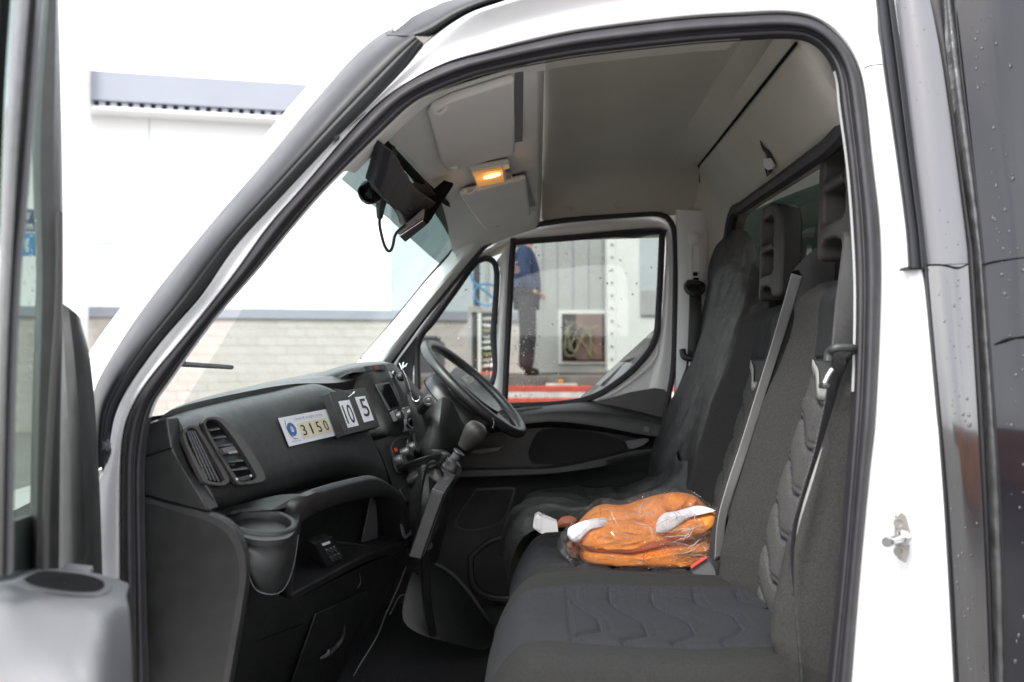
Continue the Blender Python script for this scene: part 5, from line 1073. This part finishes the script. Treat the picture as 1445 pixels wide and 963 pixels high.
def cushion(name, yc, hw, par_, m_edge, m_mid, x0=-.085, x1=.47, zt=1.13, nu=170, nv=72, farhump=.034):
    rows = []
    for i in range(nv + 1):
        t = -1 + 2 * i / nv; a = abs(t); r = []
        for j in range(nu + 1):
            s = j / nu; x = x0 + (x1 - x0) * s
            z = zt - .022 * (1 - ss(.0, .75, a)) * math.sin(math.pi * ss(.0, 1, s)) + farhump * ss(.5, .78, t) * (.5 + .5 * math.sin(math.pi * s)) - .075 * max(0, (a - .80) / .2) ** 2.4
            z += -.02 * math.sin(math.pi * ss(.2, 1, s)) * .4
            z -= .10 * max(0, (.16 - s) / .16) ** 2.2
            xx = x - .012 * math.sin(min(1, max(0, (.16 - s) / .16)) * math.pi / 2) + .02 * a ** 3 * (1 - ss(0, .3, s))
            if a < .62 and s > .27:
                q_ = (x + .055 * ss(.10, .50, a)); sl = chs(t, .055, hw); ph = (q_ - x0 - .20) / .085; d = abs(ph - round(ph)) * .085 * sl
                z -= .006 * math.exp(-(d / .0045) ** 2) - .003 * (1 - math.exp(-(d / .014) ** 2))
                ph2 = ph - .17; d2 = abs(ph2 - round(ph2)) * .085 * sl; z -= .003 * math.exp(-(d2 / .0035) ** 2)
            z -= .005 * math.exp(-((a - .66 + .05 * (1 - ss(0, .3, s))) / .014) ** 2) * (s > .04)
            z -= .004 * math.exp(-((s - .255) / .006) ** 2) * (a < .62)
            z += .003 * nz3((x * 5, yc + t, 0), 1, 4) + .0012 * nz3((x * 16, t * 8, 1), 1, 6)
            r.append(V((xx, yc + t * hw, z)))
        rows.append([V((x0 + .05 + .01, yc + t * hw * .97, zt - .34)), V((x0 + .01, yc + t * hw, zt - .26)), V((x0 - .014, yc + t * hw, zt - .17))] + r)
    low = lambda dz, f: [V((p.x, yc + (p.y - yc) * f, min(p.z, zt - dz))) for p in rows[0]]
    hi = lambda dz, f: [V((p.x, yc + (p.y - yc) * f, min(p.z, zt - dz))) for p in rows[-1]]
    full = [low(.38, .97), low(.22, 1.02), low(.13, 1.025)] + rows + [hi(.13, 1.0), hi(.38, .97)]
    vs_, fs_ = grid(full); o = mesh(name, vs_, fs_, [m_edge, m_mid, 'piping'], par_, angle=80)
    n = len(full[0])
    for k, p in enumerate(o.data.polygons):
        i, j = divmod(k, n - 1); t = -1 + 2 * (i - 3) / nv
        if abs(t) < .64 - .05 * (1 - ss(0, .3, (j - 3) / nu)) and j >= 4:
            p.material_index = 1; sx = (j - 3 + .5) / nu; tt_ = t + 1 / nv
            if sx > .28 and abs(tt_) < .6:
                ph = (sx * (x1 - x0) + .055 * ss(.10, .50, abs(tt_)) - .20) / .085
                if abs(ph - round(ph)) * .085 * chs(tt_, .055, hw) < .0026: p.material_index = 2
    return o
def headrest(yc, z0, par_, xb, hw=.105, h=.255, thick=.062):
    """frame shaped headrest with two openings"""
    def HP(a, b, c): return V((xb + .008 * b + c, yc + a * hw, z0 + b * h))
    outer = [(-.92, .0), (-1, .06), (-1, .55), (-.93, .8), (-.72, .95), (-.35, 1.0), (.35, 1.0), (.72, .95), (.93, .8), (1, .55), (1, .06), (.92, 0), (.55, 0), (.48, .09), (.2, .13), (-.2, .13), (-.48, .09), (-.55, 0)]
    h1 = [(-.5, .26), (.5, .26), (.56, .30), (.56, .47), (.5, .51), (-.5, .51), (-.56, .47), (-.56, .30)]
    h2 = [(-.5, .59), (.5, .59), (.56, .63), (.52, .82), (.4, .87), (-.4, .87), (-.52, .82), (-.56, .63)]
    bm = bmesh.new(); edges = []
    for L_ in (outer, h1, h2):
        q_ = [bm.verts.new((a, b, 0)) for a, b in L_]
        for i in range(len(q_)): edges.append(bm.edges.new((q_[i], q_[(i + 1) % len(q_)])))
    r_ = bmesh.ops.triangle_fill(bm, use_beauty=True, edges=edges)
    bm.faces.ensure_lookup_table()
    keep = []
    def inside(p, L_):
        c = False
        for i in range(len(L_)):
            (x1_, y1_), (x2_, y2_) = L_[i], L_[i - 1]
            if (y1_ > p[1]) != (y2_ > p[1]) and p[0] < (x2_ - x1_) * (p[1] - y1_) / (y2_ - y1_) + x1_: c = not c
        return c
    for f in list(bm.faces):
        c = f.calc_center_median()
        if inside(c, h1) or inside(c, h2) or not inside(c, outer): bm.faces.remove(f)
    ex = bmesh.ops.extrude_face_region(bm, geom=list(bm.faces))
    vv = [e for e in ex['geom'] if isinstance(e, bmesh.types.BMVert)]; s_ = set(vv)
    for v_ in bm.verts:
        a, b, _ = v_.co; back = v_ in s_
        k = .82 if back else 1
        v_.co = HP(a * k, b * (.97 if back else 1), (thick if back else 0) + .02 * (1 - abs(a)) * (-1 if not back else 0))
    bmesh.ops.recalc_face_normals(bm, faces=bm.faces)
    me = bpy.data.meshes.new('headrest'); bm.to_mesh(me); bm.free(); me.materials.append(M['headrest'])
    o = bpy.data.objects.new('headrest', me); COL.objects.link(o)
    for p in me.polygons: p.use_smooth = True
    me.set_sharp_from_angle(angle=R(50))
    b = o.modifiers.new('bevel', 'BEVEL'); b.width = .010; b.segments = 3; b.limit_method = 'ANGLE'; b.angle_limit = R(35)
    setp(o, par_)
    return o
def logo_strip(yc, hw, par_):
    z0 = 1.538; pts = []
    for k in range(41):
        t = -.50 + k / 40; z = z0 + .043 * ss(.15, .40, abs(t)) + .012 * ss(.38, .5, abs(t)); pts.append((t, z))
    rows = [[V((bx_(z + dz) - .0028 - .006 * ss(.5, .6, abs(t)), yc + t * hw * .93, z + dz)) for t, z in pts] for dz in (-.0105, .0, .0105)]
    for r in rows:
        pass
    return loft('silver_trim', rows, 'silver', par_, solid=.0015)
YN, YM = .29, .77
s1 = cushion('passenger_seat', YN, .24, van, 'fabric', 'fabric_blue')
b1 = backrest('backrest', YN, .235, 'fabric_back_lit', 'fabric_panel', s1); logo_strip(YN, .235, s1)
s2 = cushion('middle_seat', YM, .235, van, 'fabric', 'fabric_blue', zt=1.135, x0=-.06, farhump=.01)
b2 = backrest('backrest', YM, .23, 'fabric_back_lit', 'fabric_panel', s2, top=1.73); logo_strip(YM, .23, s2)
headrest(.295, 1.795, s1, .555); headrest(.775, 1.752, s2, .565, h=.232, hw=.095, thick=.055)
tube('headrest_post', [V((.60, .235, 1.74)), V((.60, .235, 1.86))], .006, 'chrome', s1, seg=10); tube('headrest_post', [V((.60, .355, 1.74)), V((.60, .355, 1.86))], .006, 'chrome', s1, seg=10)
box('seat_base', (.25, .6, .83), (.5, .85, .30), 'plastic', van, bevel=.02)
# dark loop tag on the seat cushion
tube('seat_loop', [P(1066, 866, .33), P(1080, 862, .33), P(1098, 857, .34)], .005, 'void', s1, seg=6)
# shoulder belt tower of the middle seat
sloft('belt_tower', [[V((.60, .545, 1.86)), V((.585, .58, 1.885)), V((.59, .63, 1.875)), V((.62, .66, 1.85))], [V((.565, .545, 1.82)), V((.555, .585, 1.84)), V((.56, .63, 1.835)), V((.60, .665, 1.80))], [V((.565, .54, 1.76)), V((.55, .58, 1.765)), V((.55, .625, 1.765)), V((.59, .66, 1.74))], [V((.565, .54, 1.70)), V((.545, .58, 1.69)), V((.545, .625, 1.69)), V((.58, .66, 1.69))]], 'plastic_grey', s2, nu=16, nv=16, solid=.03, soff=1) if False else None
tw_ = plate('belt_tower', [P(1118, 392, .57), P(1120, 380, .57), P(1132, 366, .57), P(1150, 350, .57), P(1152, 362, .57), P(1143, 384, .57), P(1137, 445, .57), P(1121, 449, .57), P(1117, 430, .57)], V((.09, -.012, -.01)), 'plastic_soft', s2, bevel=.008, bseg=3)
plate('belt_slot', [P(1116, 384, .562), P(1127, 381, .562), P(1130, 392, .562), P(1121, 396, .562)], V((.0, -.004, 0)), 'void', tw_, bevel=.001)
sloft('tower_bolster', [[V((.60, .50, 1.86)), V((.60, .56, 1.865)), V((.60, .61, 1.86))], [V((.57, .50, 1.80)), V((.565, .56, 1.81)), V((.575, .61, 1.8))], [V((.565, .50, 1.72)), V((.545, .56, 1.72)), V((.57, .61, 1.72))]], 'fabric', s2, nu=14, nv=14, solid=.05, soff=1) if False else None
# belts
def beltmesh(name, pts, m, par_, w0=.046, tw=None, edge=None):
    """pts: px, py, y; the width direction turns along the belt"""
    c = [P(*p) for p in pts]; nn_ = 60; cc_ = cat(c, nn_); rows = [[], [], [], []]
    for i, p in enumerate(cc_):
        f = i / (nn_ - 1); a = interp(tw, f) if tw else 0
        t = (cc_[min(i + 1, nn_ - 1)] - cc_[max(i - 1, 0)]).normalized()
        side = V((math.cos(R(a)), math.sin(R(a)), 0)); side = (side - t * side.dot(t)).normalized()
        for k, q_ in enumerate((-.5, -.42, .42, .5)): rows[k].append(p + side * w0 * q_)
    return loft(name, rows, m, par_, solid=.0016)
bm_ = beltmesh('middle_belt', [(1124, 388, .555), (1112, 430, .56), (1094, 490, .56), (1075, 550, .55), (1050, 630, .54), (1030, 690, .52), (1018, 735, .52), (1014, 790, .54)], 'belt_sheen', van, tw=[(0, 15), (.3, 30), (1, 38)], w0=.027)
tube('belt_edge', [P(1021, 728, .55), P(1024, 745, .55), P(1022, 790, .6)], .010, 'plastic', bm_, n=12)
bn_ = beltmesh('passenger_belt', [(1212, 330, .12), (1203, 400, .09), (1192, 470, .07), (1182, 520, .05), (1168, 580, .045), (1152, 640, .04), (1134, 700, .03), (1121, 750, .025), (1118, 800, .025), (1124, 870, .025), (1133, 985, .03)], 'belt', van, tw=[(0, -8), (.18, 10), (.33, 48), (.5, 62), (.65, 60), (.8, 74), (1, 78)])
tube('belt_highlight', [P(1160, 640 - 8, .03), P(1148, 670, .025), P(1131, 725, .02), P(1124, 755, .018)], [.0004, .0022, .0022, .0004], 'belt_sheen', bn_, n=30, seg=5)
tube('belt_loop', [P(1168, 510, .02), P(1170, 498, .02), P(1180, 491, .01), P(1204, 492, .02), P(1206, 500, .05), P(1190, 505, .07), P(1172, 508, .05), P(1168, 510, .02)], .0065, 'plastic', bn_, n=50, seg=10)
tube('belt_tongue', [P(1163, 541, .025), P(1168, 530, .025), P(1174, 521, .025)], .0042, 'chrome', bn_, n=8, seg=8); box('belt_latch', P(1163, 545, .025), (.012, .02, .008), 'plastic', bn_, bevel=.002)
# red topped buckle between the cushions
bk = [P(974, 803, .50), P(997, 788, .50), P(1008, 802, .50), P(1012, 818, .50), P(982, 818, .50)]
bu = plate('seat_buckle', bk, V((.01, .03, 0)), 'plastic_grey', van, bevel=.002); tube('release_button', [P(975, 801, .495), P(997, 786.5, .495)], .0035, 'red', bu, seg=8)
# ---------------------------------------------------------------- driver's seat with its vinyl cover
s3 = cushion('driver_seat', 1.32, .235, van, 'fabric', 'fabric_panel', zt=1.13, nu=50, nv=24, x0=-.02); db_ = backrest('backrest', 1.34, .19, 'fabric', 'fabric_panel', s3, nu=30, nv=40, top=1.8); db_.location.x = .07
def cover_pt(p, a, b):
    return p + V((-.016 * max(0, nz3((p.x * 3, p.y * 9, p.z * 2.5), 1, 9)) - .010 * nz3((0, p.y * 14 + p.z * 6, p.z * 3), 1, 4), 0, 0))
cv_ = thing('seat_cover', (.4, 1.32, 1.1), "loose black vinyl cover draped over the driver's seat", 'seat cover')
rows = [[P(1006, 352, 1.62), P(1014, 336, 1.60), P(1028, 327, 1.5), P(1044, 324, 1.36), P(1058, 330, 1.24), P(1068, 348, 1.16), P(1100, 350, 1.12)],
        [P(999, 385, 1.62), P(1006, 380, 1.52), P(1022, 378, 1.4), P(1040, 378, 1.3), P(1056, 380, 1.2), P(1075, 385, 1.14), P(1110, 390, 1.10)],
        [P(990, 450, 1.62), P(996, 448, 1.50), P(1006, 446, 1.4), P(1022, 440, 1.3), P(1040, 436, 1.18), P(1056, 430, 1.12), P(1090, 430, 1.10)],
        [P(968, 520, 1.60), P(978, 520, 1.46), P(988, 520, 1.38), P(1002, 515, 1.28), P(1020, 505, 1.15), P(1036, 500, 1.10), P(1070, 500, 1.10)],
        [P(936, 590, 1.58), P(952, 592, 1.44), P(966, 595, 1.36), P(984, 590, 1.26), P(998, 570, 1.14), P(1012, 565, 1.08), P(1050, 560, 1.08)],
        [P(915, 650, 1.56), P(930, 655, 1.42), P(946, 660, 1.34), P(960, 655, 1.25), P(975, 635, 1.13), P(990, 625, 1.07), P(1020, 625, 1.06)],
        [P(914, 690, 1.54), P(928, 692, 1.40), P(942, 694, 1.32), P(952, 692, 1.24), P(964, 690, 1.14), P(985, 690, 1.07), P(1010, 690, 1.06)]]
sloft('back_cover', rows, 'vinyl', cv_, nu=80, nv=90, f=cover_pt)
for pts_, r_ in (([(1008, 440), (990, 480), (983, 520), (986, 540), (978, 570), (975, 600)], .005), ([(1040, 440), (1015, 510), (985, 585), (962, 640), (954, 690)], .010), ([(928, 632), (938, 628), (948, 640)], .004), ([(945, 640), (944, 665), (940, 692)], .005)):
    pass
rows = []
for k in range(9):
    f = k / 8; yy = 1.58 - .50 * f
    rows.append([V((x_ + .02 * math.sin(f * 7), yy, z_ - (.05 if k in (0, 8) else 0))) for x_, z_ in ((-.10, 1.02), (-.085, 1.10), (-.05, 1.155), (.02, 1.175), (.12, 1.17), (.22, 1.17), (.32, 1.19), (.40, 1.24), (.44, 1.30))])
def fold(p, a, b): return p + V((0, 0, .016 * nz3((p.x * 5 + p.y * 9, p.y * 4, 0), 1.4, 3) + .030 * max(0, nz3((p.x * 9, p.y * 3, 1), 1.6, 8)) * ss(.2, .7, a)))
sloft('cushion_cover', rows, 'vinyl', cv_, nu=90, nv=60, f=fold)
# ---------------------------------------------------------------- plastic bag with orange garment
bagc = P(903, 752, .78)
gx = thing('orange_garment', bagc - V((0, 0, .07)), 'folded orange garment with white patches inside the clear bag', 'garment')
def blob(name, pts, rads, m, par_, seed, sq=.75, amp=.26, seg=36, nn_=56, fs_=22):
    pth = cat(pts, nn_); fr = frames(pth); rr_ = [interp([(i / (len(rads) - 1), r) for i, r in enumerate(rads)], i / (nn_ - 1)) for i in range(nn_)]
    rows = []
    for i, (p, (t, a, b)) in enumerate(zip(pth, fr)):
        row = []
        for j in range(seg):
            q_ = 2 * math.pi * j / seg; d = a * math.cos(q_) + b * math.sin(q_); d = V((d.x, d.y, d.z * sq))
            k = 1 + amp * nz3(p + d * .05, fs_, seed) + amp * .5 * nz3(p + d * .05, fs_ * 2.6, seed + 1)
            row.append(p + d * rr_[i] * k)
        rows.append(row)
    return loft(name, rows, m, par_, closed=True, capends=True, sub=1, angle=80)
G = lambda px, py, y: P(px, py, y)
def ridged(p, s_, seed): return 1 - 2 * abs(nz3(p, s_, seed))
def pillow(name, pts, y0, T, m, par_, seed=0, rings=14, n=72, wr=.006, ang=60, pw=.5, tb=None, stretch=(1, 1, 1), scale=14):
    """closed cushion of cloth: front and back swell from one outline"""
    c = cat([P(x, y, y0) for x, y in pts] + [P(*pts[0], y0)], n + 1)[:-1]; ce = sum(c, V()) / n; rows = []
    seq = [(k / rings, -1) for k in range(1, rings + 1)] + [(k / rings, 1) for k in range(rings - 1, 0, -1)]
    for r, sd_ in seq:
        row = []
        for p in c:
            q_ = ce.lerp(p, r); h = (1 - r ** 2.6) ** pw * (T if sd_ < 0 else (tb if tb is not None else T))
            qs = V((q_.x * stretch[0], q_.y, q_.z * stretch[2]))
            w_ = wr * (ridged(qs, scale, seed) ** 3 + .5 * ridged(qs, scale * 2.3, seed + 3) ** 3 + .6 * nz3(qs, scale * .7, seed + 5))
            row.append(q_ + V((0, sd_ * (h + w_ * (1 - r ** 6)), 0)))
        rows.append(row)
    return loft(name, rows, m, par_, closed=True, capends=True, angle=ang), rows
O_ = 'orange'
pillow('back_layer', [(806, 752), (822, 730), (845, 713), (878, 713), (907, 704), (935, 697), (963, 696), (982, 701), (1000, 718), (1014, 730), (1013, 766), (960, 782), (928, 784), (829, 782), (808, 770)], .74, .055, O_, gx, 3, wr=.009, stretch=(.6, 1, 1.6))
pillow('lower_layer', [(820, 774), (818, 786), (832, 794), (892, 798), (960, 798), (998, 789), (1012, 775), (1010, 754), (988, 757), (974, 762), (928, 770), (878, 776), (845, 772)], .70, .065, O_, gx, 8, wr=.008, stretch=(.5, 1, 2))
pillow('middle_layer', [(818, 768), (822, 755), (832, 745), (857, 733), (885, 733), (907, 737), (928, 744), (957, 757), (930, 770), (892, 779), (857, 780), (832, 776)], .675, .035, O_, gx, 12, wr=.007, stretch=(.5, 1, 1.8))
pillow('right_roll', [(926, 750), (940, 740), (970, 724), (999, 719), (1010, 726), (1010, 743), (988, 753), (960, 762), (936, 759)], .67, .040, O_, gx, 16, wr=.008)
pillow('top_fold', [(930, 712), (942, 697), (962, 696), (980, 700), (984, 714), (970, 722), (952, 724), (936, 720)], .71, .040, O_, gx, 21, wr=.008)
pillow('left_fold', [(822, 744), (834, 727), (860, 720), (900, 722), (914, 730), (900, 738), (860, 734), (838, 748)], .70, .030, O_, gx, 27, wr=.007)
pillow('white_patch', [(800, 755), (804, 744), (829, 734), (855, 731), (857, 741), (838, 745), (823, 757), (815, 765), (806, 764)], .665, .016, 'white_cloth', gx, 31, wr=.003)
pillow('white_patch', [(925, 752), (927, 736), (937, 725), (956, 721), (986, 714), (1010, 721), (993, 721), (966, 735), (950, 746), (936, 753)], .640, .014, 'white_cloth', gx, 35, wr=.003)
pillow('red_brown_end', [(799, 768), (806, 763), (815, 768), (817, 782), (811, 787), (803, 781)], .71, .02, 'red_brown', gx, 41, wr=.006)
bg_ = thing('plastic_bag', bagc - V((0, 0, .08)), 'clear crinkled plastic bag lying on the middle seat cushion', 'bag')
flm, fr_w = pillow('film', [(786, 772), (789, 758), (806, 738), (836, 710), (852, 705), (880, 708), (905, 699), (935, 691), (965, 691), (982, 696), (1001, 711), (1021, 724), (1022, 740), (1016, 765), (1010, 783), (962, 801), (880, 801), (822, 797), (801, 790), (791, 781)], .725, .120, 'film', bg_, 2, rings=26, n=128, wr=.012, ang=22, pw=.42, tb=.10, scale=17)
rc = random.Random(3)
cg = []
for k in range(44):
    j0 = rc.randrange(128); i0 = rc.randrange(2, 20); ln = rc.randrange(4, 13); dj = rc.uniform(-1.6, 1.6); pts = []
    for t_ in range(ln):
        i = min(24, i0 + t_); j = int(j0 + dj * t_ + rc.uniform(-.4, .4)) % 128; pts.append(fr_w[i][j] + V((0, -.0012, 0)))
    if pts[0].z < 1.15: continue
    cg.append(tubegeo(cat(pts, ln * 2), [.0002 + .0007 * math.sin(math.pi * q / (ln * 2 - 1)) for q in range(ln * 2)], 4, cap=False))
cr2 = mesh('crease_glints', *join(cg), 'crease_glint', bg_); cr2['kind'] = 'stuff'  # pale streaks laid on the film as highlights of its creases
# white clip with a brown stub
wcp = thing('white_clip', P(775, 742, .8), 'small white plastic clip on a brown stub beside the plastic bag', 'clip')
plate('clip_body', [P(x, y, .78) for x, y in ((753, 736), (755, 728), (760, 725), (763, 730), (786, 737), (788, 751), (770, 752), (765, 754), (761, 752), (752, 745))], (0, .03, 0), 'white_plastic', wcp, bevel=.003)
plate('clip_ridge', [P(x, y, .775) for x, y in ((756, 730), (763, 732), (763, 750), (757, 747))], (0, .012, 0), 'white_plastic', wcp, bevel=.001)
tube('brown_stub', [P(787, 742, .79), P(795, 737, .79), P(806, 736, .79), P(812, 740, .78)], [.006, .013, .014, .010], 'red_brown', wcp, n=14)
# ---------------------------------------------------------------- the open passenger door, hinged at the A pillar
y0 = -.10
od = sloft('passenger_door', [[P(78, 985, .02), P(78, 700, .02), P(84, 520, .02), P(86, 440, .02)], [P(80, 985, -.12), P(80, 700, -.12), P(86, 520, -.12), P(86, 428, -.12)], [P(118, 985, -.15), P(113, 700, -.15), P(104, 520, -.14), P(94, 432, -.13)], [P(136, 985, -.12), P(131, 700, -.12), P(121, 520, -.11), P(110, 445, -.11)], [P(148, 985, -.04), P(141, 700, -.04), P(129, 520, -.05), P(114, 455, -.06)], [P(146, 985, .02), P(139, 700, .01), P(125, 520, .0), P(112, 460, .0)]], 'plastic', van, nu=40, nv=24)
sloft('window_frame', [[P(62, -30, -.2), P(58, 260, -.2), P(50, 420, -.2), P(44, 620, -.2), P(41, 830, -.2)], [P(66, -30, -.26), P(46, 200, -.26), P(52, 400, -.26), P(50, 600, -.26), P(45, 830, -.26)], [P(74, -30, -.28), P(62, 200, -.28), P(66, 400, -.28), P(60, 600, -.28), P(57, 830, -.28)], [P(82, -30, -.25), P(86, 200, -.25), P(88, 400, -.25), P(84, 600, -.25), P(81, 830, -.25)], [P(80, -30, -.16), P(86, 200, -.16), P(88, 400, -.16), P(84, 600, -.16), P(82, 830, -.16)]], 'plastic', od, nu=50, nv=16)
tube('frame_bead', [P(64, 815, -.285), P(66, 700, -.285), P(74, 560, -.285), P(82, 430, -.28), P(84, 300, -.275)], .004, 'plastic_brown', od, n=50)
sloft('front_frame', [[P(20, -30, -.40), P(8, 200, -.40), P(-6, 500, -.40), P(-16, 812, -.40)], [P(30, -30, -.46), P(12, 200, -.46), P(0, 500, -.46), P(-8, 812, -.46)], [P(44, -30, -.48), P(26, 200, -.48), P(8, 500, -.48), P(2, 812, -.48)], [P(57, -30, -.46), P(40, 200, -.46), P(20, 450, -.46), P(10, 812, -.46)], [P(62, -30, -.40), P(46, 200, -.40), P(24, 450, -.40), P(13, 812, -.40)]], 'plastic', od, nu=50, nv=16)
sloft('outer_frame_edge', [[P(-30, -30, -.5), P(-40, 300, -.5), P(-50, 812, -.5)], [P(8, -30, -.52), P(-2, 200, -.52), P(-20, 812, -.52)], [P(17, -30, -.48), P(4, 200, -.48), P(-16, 812, -.48)]], 'void', od, nu=20, nv=8)
tube('chrome_bead', [P(58, -30, -.47), P(47, 120, -.47), P(36, 260, -.47), P(24, 400, -.47), P(16, 600, -.47), P(13, 810, -.47)], .0035, 'plastic_grey', od, n=50)
mesh('window_glass', [P(0, -40, -.36), P(62, -40, -.22), P(62, 700, -.22), P(62, 830, -.22), P(0, 830, -.36)], [(0, 1, 2, 3, 4)], 'glass_door', od, smooth=False)
vs, fs = [], []
for k in range(60):
    y = rs.uniform(255, 560); x = rs.gauss(interp([(255, 42), (400, 48), (560, 40)], y), 4 + (6 if rs.random() < .4 else 0))
    if 26 < x < 52: drop(P(x, y, -.30 + .0), (0, -1, 0), rs.choice([.0008, .0012, .0018]), .5)
o = mesh('rain_drops', vs, fs, 'clear_box', od); o['kind'] = 'stuff'
mesh('inner_skin', [P(-20, 745, -.35), P(34, 728, -.25), P(40, 830, -.25), P(-20, 830, -.35)], [(0, 1, 2, 3)], 'plastic_grey', od, smooth=False, solid=.01)
# door pull and bin closest to the camera
al = P(150, 815, -.30)
rows = [[P(-60, 812, -.22), P(20, 806, -.22), P(60, 801, -.22), P(120, 806, -.22), P(165, 818, -.22), P(180, 823, -.22)],
        [P(-60, 818, -.30), P(20, 812, -.30), P(60, 806, -.30), P(120, 811, -.29), P(168, 820, -.29), P(182, 827, -.29)],
        [P(-60, 840, -.42), P(20, 832, -.42), P(60, 834, -.42), P(110, 840, -.42), P(150, 846, -.42), P(178, 842, -.36)],
        [P(-60, 870, -.50), P(10, 860, -.50), P(55, 860, -.50), P(100, 866, -.50), P(145, 870, -.50), P(182, 866, -.42)],
        [P(-60, 940, -.56), P(10, 930, -.56), P(55, 930, -.56), P(100, 935, -.56), P(145, 940, -.55), P(186, 930, -.46)],
        [P(-60, 1040, -.6), P(10, 1040, -.6), P(55, 1040, -.6), P(100, 1040, -.6), P(145, 1040, -.58), P(188, 1040, -.48)]]
arm = sloft('armrest', rows, 'plastic_grey', od, nu=40, nv=40)
sloft('armrest_side', [[P(180, 823, -.22), P(182, 827, -.29), P(178, 842, -.36), P(182, 866, -.42), P(186, 930, -.46), P(188, 1040, -.48)], [P(186, 826, -.18), P(189, 845, -.18), P(190, 870, -.18), P(191, 900, -.18), P(193, 950, -.18), P(196, 1040, -.18)]], 'plastic', arm, nu=20, nv=6)
from mathutils.bvhtree import BVHTree
bv_ = BVHTree.FromPolygons([v_.co for v_ in arm.data.vertices], [tuple(p.vertices) for p in arm.data.polygons])
def AR(x, y, o=0):
    d = ray(x, y).normalized(); h = bv_.ray_cast(CAM, d)[0]
    return (h if h else P(x, y, -.25)) - d * o
pk = [(34, 818), (50, 808), (76, 806), (120, 811), (150, 820), (146, 832), (132, 837), (100, 836), (66, 831), (42, 825)]
pc_ = (sum(p[0] for p in pk) / len(pk), sum(p[1] for p in pk) / len(pk)); pk2 = [(p.x, p.y) for p in cat([V((x, y, 0)) for x, y in pk + [pk[0]]], 41)[:-1]]
loft('pull_recess', [[AR(pc_[0] + (x - pc_[0]) * f, pc_[1] + (y - pc_[1]) * f, .004) for x, y in pk2] for f in (.03, .25, .5, .75, 1.0)], 'void', arm, closed=True)
loft('pull_rim', [[AR(x, y, o_) for x, y in q_] for q_, o_ in (([(14, 822), (36, 805), (76, 801), (124, 805), (166, 820), (160, 838), (140, 845), (100, 842), (62, 838), (28, 831), (14, 822)], -.004), ([(20, 821), (41, 806), (76, 802.5), (122, 807), (160, 820), (154, 836), (137, 842), (100, 840), (63, 835), (34, 828), (20, 821)], .016), ([(32, 818), (49, 807.5), (76, 805), (121, 810), (152, 820), (148, 833), (133, 838), (100, 837), (65, 832), (41, 826), (32, 818)], .014), ([(34, 818), (50, 808), (76, 806), (120, 811), (150, 820), (146, 832), (132, 837), (100, 836), (66, 831), (42, 825), (34, 818)], -.002))], 'plastic_grey', arm, sub=1)
plate('rim_tab', [P(x, y, -.25) for x, y in ((88, 802), (125, 806), (127, 812), (88, 808))], (0, .01, .004), 'plastic_grey', arm, bevel=.001)
# ---------------------------------------------------------------- tidy up
for o in list(bpy.data.objects):
    if o.parent is None and o.type == 'MESH' and 'label' not in o and 'kind' not in o: print('UNTAGGED', o.name)
print('objects', len(bpy.data.objects))
